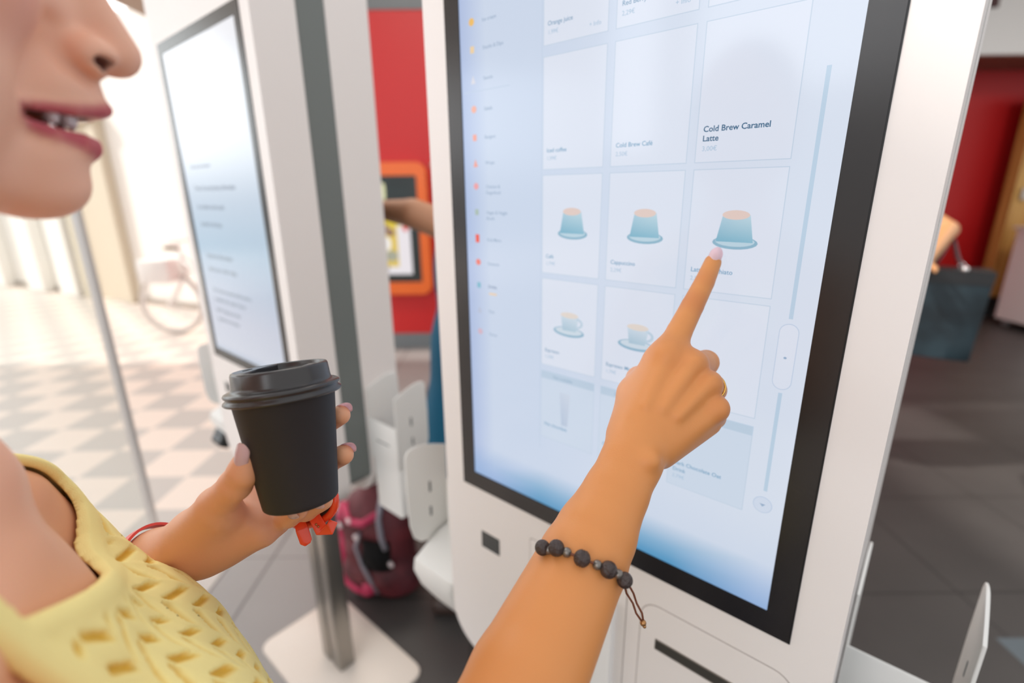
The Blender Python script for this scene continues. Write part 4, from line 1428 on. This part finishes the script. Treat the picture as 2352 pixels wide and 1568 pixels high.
for x, y in ((726, 1204), (731, 1209)):
    bm = bmesh.new(); ball(bm, wv(at(x, y, .3835)), .0009, 8)
    bm_obj('hinge_pin', bm, M_BRASS, sg, smooth=True)
# ------------------------------------------------------------------ further back
def rv(a, b, z): return room(a, b, z)

# wall-mounted order screen with an orange frame on the red wall
ws = thing('wall_order_screen', rv(-1.35, 4.62, EYE - .90), 'orange framed order screen with a yellow picture, mounted on the red wall', 'screen')
RP = lambda a, z, t: rv(a, 4.70 - t, z)
oa0, oa1, oz0, oz1 = -2.02, -.735, EYE - .905, EYE + .255
bm = bmesh.new()
ring_prism(bm, rounded_rect(oa0, oa1, oz0, oz1, .09, 8), rounded_rect(oa0 + .085, oa1 - .085, oz0 + .11, oz1 - .11, .02, 8), RP, .002, .10)
bm_obj('frame', bm, mat('orange_frame_paint', (244, 112, 40), 0.35), ws, sharp=0.7)
bm = bmesh.new()
ring_prism(bm, rounded_rect(oa0 + .085, oa1 - .085, oz0 + .11, oz1 - .11, .02, 8), rounded_rect(oa0 + .15, oa1 - .15, oz0 + .18, oz1 - .17, .02, 8), RP, .002, .055)
prism(bm, rounded_rect(oa0 + .12, oa1 - .12, oz0 + .14, oz1 - .14, .02, 8), RP, .002, .03)
bm_obj('screen_back', bm, mat('dark_screen_glass', (40, 52, 54), 0.2), ws)
ui = UI(lambda x, z, t: rv(oa0 + x, 4.70 - .032 - t * 20, oz0 + z))
w_, h_ = oa1 - oa0, oz1 - oz0
ui.rect(.12, w_ - .18, .135, .76, (238, 232, 236), 1)
ui.rect(.12, w_ - .30, .25, .78, (226, 196, 92), 2)
ui.poly([(.12, .62), (w_ - .24, .62), (w_ - .26, .78), (.12, .80)], (222, 196, 20), 3)
ui.ellipse(w_ - .56, .62, .13, .06, (240, 226, 214), 4)
ui.poly(rounded_rect(w_ - 1.0, w_ - .36, .39, .53, .06), (248, 244, 238), 5)
ui.rect(w_ - .80, w_ - .46, .445, .475, (228, 206, 150), 6)
for x, z, rx, rz, c in ((.42, .60, .05, .04, (150, 120, 120)), (.36, .35, .06, .05, (170, 170, 150)), (.46, .24, .07, .03, (120, 120, 130)), (.70, .25, .05, .03, (110, 110, 120)), (.36, .56, .04, .03, (140, 100, 90))):
    ui.ellipse(w_ - x, z, rx, rz, c, 6)
ui.ellipse(w_ - .76, .19, .06, .05, (232, 96, 84), 6); ui.ellipse(w_ - .22, .60, .025, .03, (226, 70, 60), 6)
for x0, x1, z0, z1, c in ((.85, .62, .84, 1.0, (226, 214, 236)), (.66, .52, .84, .975, (244, 190, 196)), (.53, .38, .83, 1.005, (240, 240, 190))):
    ui.poly(rounded_rect(w_ - x0, w_ - x1, z0, z1, .045), c, 3)
ui.build('display', ws)

# figures further back
M_SKIN2 = mat('tan_skin', (206, 150, 116), 0.5, sss=0.05)
def figure(name, label, c, ang, arms, dress_rgb, hair_rgb, hgt=1.66, skirt=.22, skin=M_SKIN2):
    """standing person; c: ground point (x, y), arms: lists of joints in eye-relative world coordinates"""
    k = hgt / 1.66
    R = np.array([[math.cos(ang), -math.sin(ang), 0], [math.sin(ang), math.cos(ang), 0], [0, 0, 1]])
    o = V3(c[0], c[1], -EYE)
    L = lambda x, y, z: o + R @ V3(x * k, y * k, z * k)
    B = Field()
    B.add(Ell(L(0, 0, 1.22), (.15 * k, .10 * k, .20 * k), R), Ell(L(0, 0, .98), (.15 * k, .11 * k, .16 * k), R), k=0.06)
    B.add(Cone(L(0, -.01, 1.36), L(0, .0, 1.48), .052 * k, .048 * k), k=0.03)
    B.add(Cone(L(-.13, -.01, 1.345), L(.13, -.01, 1.345), .045 * k, .045 * k), k=0.05)
    B.add(Ell(L(0, .0, 1.565), (.073 * k, .092 * k, .10 * k), R), Ell(L(0, .035, 1.50), (.052 * k, .052 * k, .06 * k), R), k=0.02)
    B.add(Cone(L(0, .080, 1.56), L(0, .100, 1.525), .009, .013), k=0.01)
    for s in (1, -1):
        B.sub(Ell(L(s * .031, .088, 1.568), (.014, .012, .009)), 0.008)
        B.add(Ell(L(s * .076, 0, 1.54), (.009, .018, .03), R), k=0.006)
        B.add(Cone(L(s * .08, 0, .92), L(s * .085, .01, .50), .080 * k, .055 * k, k=0.04), Cone(L(s * .085, .01, .50), L(s * .085, -.02, .10), .052 * k, .036 * k, k=0.01),
              Cone(L(s * .085, -.03, .045), L(s * .09, .12, .032), .034, .028, k=0.03))
    B.sub(Cone(L(-.022, .088, 1.478), L(.022, .088, 1.478), .004, .004), .004)
    for sh, pts in zip((1, -1), arms):
        if pts is None: pts = [L(sh * .21, .0, 1.08), L(sh * .21, .06, .84)]
        q = [L(sh * .155, -.01, 1.345)] + [np.asarray(p, float) for p in pts]
        B.group(chain(q, [.046 * k, .038 * k, .026 * k], .006), .02)
        d = q[-1] - q[-2]; d = d / np.linalg.norm(d)
        sd = np.cross(d, V3(0, 0, 1)); sd /= np.linalg.norm(sd) + 1e-9
        B.add(Cone(q[-1], q[-1] + d * .07, .024, .022, (np.cross(d, sd), .6)), k=.012)
        for i, (off, ln) in enumerate(((-.024, .060), (-.008, .070), (.008, .068), (.024, .054))):
            b0 = q[-1] + d * .075 + sd * off
            B.group(chain([b0, b0 + d * ln * .55 + V3(0, 0, -.004), b0 + d * ln + V3(0, 0, -.014)], [.0095, .0085, .0075], .003), .006)
        B.group(chain([q[-1] + d * .02 - sd * .02, q[-1] + d * .055 - sd * .05, q[-1] + d * .08 - sd * .055], [.012, .010, .008], .004), .008)
    V, Q = mesh_field(name, B, np.min([o + V3(-.55, -.55, -.01), *[p - .2 for a in arms if a for p in np.atleast_2d(a)]], axis=0), np.max([o + V3(.55, .55, 1.75), *[p + .2 for a in arms if a for p in np.atleast_2d(a)]], axis=0), .0065)
    root = link(name, sdf_mesh(name, V, Q), skin, smooth=True, origin=tuple(o + V3(0, 0, EYE)))
    tag(root, label, 'person')
    Dr = Field()
    Dr.add(Ell(L(0, 0, 1.21), (.162 * k, .113 * k, .20 * k), R), Ell(L(0, 0, .98), (.166 * k, .126 * k, .17 * k), R), k=0.06)
    Dr.add(Cone(L(0, 0, 1.0), L(0, 0, .45), .12 * k, skirt * k), k=0.05)
    def cut(P, D):
        return np.maximum(np.maximum(D, (L(0, 0, .38)[2] - P[..., 2])), P[..., 2] - L(0, 0, 1.37)[2])
    V, Q = mesh_field('dress', Dr, o + V3(-.5, -.5, .2), o + V3(.5, .5, 1.5), .008, cut)
    link('dress', sdf_mesh('dress', V, Q), mat(name + '_cloth', dress_rgb, 0.8), root, smooth=True)
    Hf = Field()
    Hf.add(Ell(L(0, -.018, 1.585), (.082 * k, .094 * k, .10 * k), R), Ell(L(0, -.06, 1.46), (.075 * k, .05 * k, .12 * k), R), k=0.03)
    fwd = R @ V3(0, 1, 0)
    V, Q = mesh_field('hair', Hf, o + V3(-.3, -.3, 1.2), o + V3(.3, .3, 1.8), .005, lambda P, D: np.maximum(D, ((P - L(0, .035, 1.60)) @ fwd) - .5 * (P[..., 2] - L(0, 0, 1.60)[2])))
    link('hair', sdf_mesh('hair', V, Q), mat(name + '_hair', hair_rgb, 0.55), root, smooth=True)
    for s in (1, -1):
        bm = bmesh.new(); ball(bm, wv(L(s * .031, .074, 1.568)), .0118, 12)
        bm_obj('eye', bm, mat('eye_white_far', (230, 226, 222), 0.3), root, smooth=True)
    for s in (1, -1):
        Sh = Field().add(Cone(L(s * .085, -.045, .050), L(s * .092, .135, .036), .042, .036), Cone(L(s * .085, -.03, .07), L(s * .085, -.02, .09), .044, .042), k=0.02)
        V, Q = mesh_field('shoe', Sh, L(s * .087, .04, 0) - V3(.25, .25, .02), L(s * .087, .04, .2) + V3(.25, .25, .05), .006, lambda P, D: np.maximum(D, -EYE + .0005 - P[..., 2]))
        link('shoe', sdf_mesh('shoe', V, Q), mat(name + '_shoe', (60, 44, 38), 0.5), root, smooth=True)
    return root, L

pc = V3(-1.10, 1.09, 0)
figure('person', 'person in a teal dress behind the kiosks reaching one bare arm towards the left kiosk', (pc[0], pc[1]), math.radians(127),
       [None, [at(948, 490, 1.33), at(880, 482, 1.36)]],
       (8, 112, 150), (70, 50, 40), 1.66, .23)

pb = at(1968, 700, 2.62)
elbow, wrist_ = at(2178, 528, 2.30), at(2125, 600, 2.16)
figure('person', 'person mostly hidden behind the main kiosk, a dark bag on the bent arm', (pb[0], pb[1]), YAW + math.pi + .3,
       [None, [elbow, wrist_]], (150, 30, 40), (150, 110, 70), 1.72, .15, mat('tan_skin_warm', (206, 148, 100), 0.5))

# dark teal tote bag hanging from that arm
bg_c = at(2150, 716, 2.24)
M_BAG = mat('dark_teal_leather', (52, 74, 84), 0.45)
vary(M_BAG, (20, 31, 37), (38, 55, 63), 7)
M_BAGTOP = mat('black_leather', (20, 20, 22), 0.4)
bag = thing('tote_bag', wv(bg_c - V3(0, 0, .19)), 'dark teal leather tote bag with thin straps hanging at the right of the main kiosk', 'bag')
MB = Matrix.Translation(wv(bg_c)) @ Matrix.Rotation(YAW - .62, 4, 'Z')
def bag_loft(z0, z1, lo, hi, mi, bm, n=3):
    rows = []
    for i in range(n + 1):
        t = i / n
        wx = lo[0] + (hi[0] - lo[0]) * t; wy = lo[1] + (hi[1] - lo[1]) * t
        zz = z0 + (z1 - z0) * t
        ring = [(-wx, -wy), (-wx * .4, -wy * 1.06), (wx * .4, -wy * 1.06), (wx, -wy), (wx * .94, 0), (wx, wy), (wx * .4, wy * 1.06), (-wx * .4, wy * 1.06), (-wx, wy), (-wx * .94, 0)]
        rows.append([bm.verts.new(MB @ Vector((x, y, zz))) for x, y in ring])
    for a, b in zip(rows, rows[1:]):
        for k in range(10): bm.faces.new((a[k], a[(k + 1) % 10], b[(k + 1) % 10], b[k])).material_index = mi
    return rows
bm = bmesh.new()
r1 = bag_loft(-.19, .195, (.138, .080), (.155, .066), 0, bm, 5)
bm.faces.new(r1[0][::-1])
bmesh.ops.bevel(bm, geom=[e for e in bm.edges], offset=.004, segments=1, affect='EDGES')
bm_obj('bag_body', bm, M_BAG, bag, smooth=True)
bm = bmesh.new()
r1 = bag_loft(.14, .196, (.1525, .0715), (.1565, .0675), 0, bm, 2)
bm.faces.new(r1[-1])
bm_obj('top_band', bm, M_BAGTOP, bag, smooth=False)
tops = {}
for s in (1, -1):
    bm = bmesh.new()
    p0, p1 = MB @ Vector((-.055, s * .069, .19)), MB @ Vector((.055, s * .069, .19))
    hook = wv(at(2188, 542, 2.27)) + (MB.to_3x3() @ Vector((0, s * .015, 0)))
    tube(bm, [p0, p0 * .5 + hook * .5 + Vector((0, 0, -.01)), hook * .85 + p0 * .15, hook, hook * .85 + p1 * .15, p1 * .5 + hook * .5 + Vector((0, 0, -.01)), p1], .006, 8)
    bm_obj('strap', bm, mat('dark_plum_strap', (58, 34, 40), 0.5), bag, smooth=True)
    for p in (p0, p1):
        bm = bmesh.new(); ball(bm, p + Vector((0, 0, .012)), .013, 14, 0, (1, 1, 1.1))
        bm_obj('strap_ring', bm, mat('polished_steel', (220, 214, 212), 0.15, metal=0.9), bag, smooth=True)

# maroon backpack on the floor behind the left kiosk's post
pk = at(872, 1225, 1.88)
bp = thing('backpack', (pk[0], pk[1], 0), 'maroon and pink backpack with a black mesh pocket standing on the dark floor', 'backpack')
MP_ = Matrix.Translation((pk[0], pk[1], 0)) @ Matrix.Rotation(YAW - .35, 4, 'Z')
bw, bd, bh = .135, .085, .42
Pf = Field()
Pf.add(Ell((0, 0, .21), (.14, .095, .235)), Cone((-.075, 0, .08), (.075, 0, .08), .085, .085), Cone((-.065, 0, .30), (.065, 0, .30), .075, .075), k=0.05)
Pf.add(Cone((-.06, -.07, .12), (.06, -.07, .12), .045, .045), Cone((-.055, -.065, .20), (.055, -.065, .20), .04, .04), k=0.03)
V, Q = mesh_field('backpack', Pf, (-.22, -.2, -.03), (.22, .18, .47), .006, lambda P, D: np.maximum(D + .0015 * np.sin(P[..., 0] * 60 + P[..., 2] * 45), -.001 - P[..., 2]))
me = sdf_mesh('pack_body', V, Q)
me.transform(Matrix.Translation((0, 0, -EYE)))
me.transform(MP_)
M_MAROON = mat('maroon_nylon', (92, 34, 42), 0.6)
vary(M_MAROON, (74, 26, 34), (112, 42, 50), 9)
add_noise_bump(M_MAROON, 16, 0.5, 0.012)
bp_body = link('pack_body', me, M_MAROON, bp, smooth=True)
M_PINK = mat('raspberry_trim', (196, 52, 92), 0.55)
M_MESH = mat('black_mesh', (26, 24, 26), 0.8)
M_GREYTR = mat('grey_piping', (150, 146, 156), 0.6)
def pack_surf(x, z, out=0.0):
    ys = np.linspace(-.2, 0, 200)
    f = Pf.eval(np.stack([np.full(200, x), ys, np.full(200, z)], -1)[None])[0]
    i = np.nonzero(f < 0)[0]
    y = ys[i[0]] if len(i) else -.02
    return MP_ @ Vector((x, y - out, z))
def strip(name, pts, w, m, out=.004):
    bm = bmesh.new()
    tube(bm, [pack_surf(x, z, out) for x, z in pts], w, 8)
    return bm_obj(name, bm, m, bp, smooth=True)
strip('side_trim', [(-.118, .36), (-.126, .29), (-.128, .20), (-.125, .12), (-.112, .06), (-.07, .03), (-.02, .025)], .017, M_PINK)
strip('top_trim', [(-.10, .37), (-.06, .33), (.0, .335), (.05, .37)], .015, M_PINK)
strip('pocket_trim', [(.015, .10), (.012, .06), (-.02, .03)], .020, M_PINK)
strip('pocket_piping', [(-.01, .30), (-.03, .24), (-.005, .18), (.03, .13), (.035, .05)], .007, M_GREYTR, .006)
strip('shoulder_strap', [(.05, .42), (.06, .36), (.075, .30), (.085, .25)], .010, M_GREYTR, .008)
bm = bmesh.new()
g = [[bm.verts.new(pack_surf(.0 + .1 * i / 8, .16 + .12 * j / 8, .006 + .010 * math.sin(math.pi * i / 8) * math.sin(math.pi * j / 8))) for j in range(9)] for i in range(9)]
for i in range(8):
    for j in range(8): bm.faces.new((g[i][j], g[i + 1][j], g[i + 1][j + 1], g[i][j + 1]))
bmesh.ops.solidify(bm, geom=bm.faces[:], thickness=.003)
bm_obj('mesh_pocket', bm, M_MESH, bp, smooth=True)
for x, z in ((-.105, .30), (-.055, .335), (-.02, .285), (.10, .19)):
    bm = bmesh.new(); ball(bm, pack_surf(x, z, .012), .013, 12, 0, (1.2, .6, .9))
    bm_obj('zip_pull', bm, mat('pale_plastic', (222, 208, 208), 0.4), bp, smooth=True)
bm = bmesh.new()
hp = [pack_surf(-.03, .42, -.05) + Vector((0, 0, .0)), MP_ @ Vector((-.025, -.01, .47)), MP_ @ Vector((.025, -.01, .47)), pack_surf(.03, .42, -.05)]
tube(bm, hp, .008, 8)
bm_obj('carry_loop', bm, M_MAROON, bp, smooth=True)

# upright wood panel and the white trolley at the right
wp = thing('wooden_partition', rv(5.6, 5.74, 0), 'light wood upright panel with a metal latch and black foot at the red wall', 'partition')
M_WOOD = mat('honey_oak', (206, 158, 84), 0.5)
nt, b_ = nodes_of(M_WOOD)
tc = nt.nodes.new('ShaderNodeTexCoord'); mp = nt.nodes.new('ShaderNodeMapping'); mp.inputs['Scale'].default_value = (18, 18, .8)
wn = nt.nodes.new('ShaderNodeTexNoise'); wn.inputs['Scale'].default_value = 1.5; wn.inputs['Detail'].default_value = 5
rp = nt.nodes.new('ShaderNodeValToRGB'); rp.color_ramp.elements[0].color = lin((176, 126, 58)); rp.color_ramp.elements[1].color = lin((216, 170, 96)); rp.color_ramp.elements[0].position = .35; rp.color_ramp.elements[1].position = .65
nt.links.new(tc.outputs['Object'], mp.inputs['Vector']); nt.links.new(mp.outputs['Vector'], wn.inputs['Vector']); nt.links.new(wn.outputs['Fac'], rp.inputs['Fac']); nt.links.new(rp.outputs['Color'], b_.inputs['Base Color'])
bm = bmesh.new(); room_box(bm, (5.455, 5.66, .235), (7.2, 5.80, EYE + .95), .008)
bm_obj('board', bm, M_WOOD, wp)
bm = bmesh.new(); room_box(bm, (5.47, 5.67, 0), (7.2, 5.79, .234), .004)
bm_obj('foot', bm, M_BLACK, wp)
bm = bmesh.new(); room_box(bm, (5.52, 5.63, EYE - .14), (5.60, 5.659, EYE - .02), .006)
bm_obj('latch', bm, mat('satin_metal', (190, 180, 168), 0.3, metal=0.8), wp)
tr = thing('white_trolley', rv(5.9, 5.2, 0), 'white sided trolley on small castors beside the light wood panel', 'trolley')
bm = bmesh.new(); room_box(bm, (5.285, 4.86, .075), (6.6, 5.34, 1.02), .012)
bm_obj('cabinet', bm, mat('white_laminate', (248, 240, 236), 0.5), tr)
bm = bmesh.new(); room_box(bm, (5.26, 4.83, 1.021), (6.63, 5.37, 1.05), .008)
bm_obj('counter_top', bm, mat('pale_top', (228, 220, 212), 0.4), tr)
for a_, b2 in ((5.36, 4.93), (6.5, 4.93), (5.36, 5.27), (6.5, 5.27)):
    bm = bmesh.new()
    tube(bm, [rv(a_ - .015, b2, .036), rv(a_ + .015, b2, .036)], .036, 20)
    room_box(bm, (a_ - .022, b2 - .02, .045), (a_ + .022, b2 + .02, .074), .003, mi=0)
    bm_obj('castor', bm, mat('castor_grey', (150, 150, 150), 0.4), tr, sharp=0.7)

# white bicycle in the bright forecourt
bi = thing('bicycle', rv(-3.1, 5.3, 0), 'white bicycle with pale wheels parked in the bright forecourt beyond the left kiosk', 'bicycle')
M_BIKE = mat('white_bike_paint', (244, 242, 240), 0.35)
M_TYRE = mat('cream_tyre', (206, 200, 194), 0.6)
M_SADDLE = mat('brown_leather_grip', (112, 84, 50), 0.5)
def wheel(a, b):
    bm = bmesh.new()
    n = 48
    tube(bm, [rv(a + .325 * math.cos(2 * math.pi * i / n), b, .345 + .325 * math.sin(2 * math.pi * i / n)) for i in range(n)], .020, 10, closed=True)
    o = bm_obj('wheel', bm, M_TYRE, bi, smooth=True)
    bm = bmesh.new()
    tube(bm, [rv(a + .298 * math.cos(2 * math.pi * i / n), b, .345 + .298 * math.sin(2 * math.pi * i / n)) for i in range(n)], .012, 8, closed=True)
    tube(bm, [rv(a, b - .04, .345), rv(a, b + .04, .345)], .022, 12)
    for i in range(24):
        t = 2 * math.pi * i / 24
        tube(bm, [rv(a + .02 * math.cos(t + .6), b + (.02 if i % 2 else -.02), .345 + .02 * math.sin(t + .6)), rv(a + .292 * math.cos(t), b, .345 + .292 * math.sin(t))], .0016, 5)
    bm_obj('rim', bm, M_BIKE, o, smooth=True)
    return o
wheel(-3.645, 5.3); wheel(-2.60, 5.3)
bm = bmesh.new()
HD, BBk, STk = (-3.44, 5.3, .80), (-3.02, 5.3, .30), (-2.86, 5.3, .82)
for p, q, r_ in ((HD, BBk, .020), (HD, (-3.0, 5.3, .62), .018), (BBk, STk, .018), (STk, (-2.60, 5.3, .345), .010), (BBk, (-2.60, 5.3, .345), .012), ((-3.46, 5.3, .86), (-3.43, 5.3, .68), .022), ((-3.43, 5.3, .68), (-3.645, 5.26, .345), .012), ((-3.43, 5.3, .68), (-3.645, 5.34, .345), .012), (STk, (-2.83, 5.3, .92), .014), ((-3.46, 5.3, .86), (-3.47, 5.3, .98), .013)):
    tube(bm, [rv(*p), rv(*q)], r_, 10)
bm_obj('bike_frame', bm, M_BIKE, bi, smooth=True)
bm = bmesh.new()
tube(bm, [rv(-3.33, 5.02, .95), rv(-3.42, 5.06, 1.0), rv(-3.47, 5.18, .985), rv(-3.47, 5.42, .985), rv(-3.42, 5.54, 1.0), rv(-3.33, 5.58, .95)], .012, 10)
bm_obj('handlebar', bm, M_BIKE, bi, smooth=True)
for b2 in (5.02, 5.58):
    bm = bmesh.new(); tube(bm, [rv(-3.42, b2, .955), rv(-3.29, b2, .945)], .019, 10)
    bm_obj('grip', bm, M_SADDLE, bi, smooth=True)
bm = bmesh.new(); ball(bm, rv(-2.83, 5.3, .95), 1, 16, 0, (.13, .07, .035), Matrix.Rotation(YAW, 4, 'Z'))
bm_obj('saddle', bm, M_SADDLE, bi, smooth=True)
bm = bmesh.new(); room_box(bm, (-3.82, 5.12, .58), (-3.50, 5.48, .82), .02)
bm_obj('carrier_box', bm, M_BIKE, bi, sharp=.7)
bm = bmesh.new()
tube(bm, [rv(-3.02, 5.24, .30), rv(-3.02, 5.36, .30)], .075, 24)
tube(bm, [rv(-3.02, 5.22, .30), rv(-2.93, 5.20, .19)], .010, 8); tube(bm, [rv(-3.02, 5.38, .30), rv(-3.11, 5.40, .41)], .010, 8)
bm_obj('crank', bm, M_BIKE, bi, smooth=True)
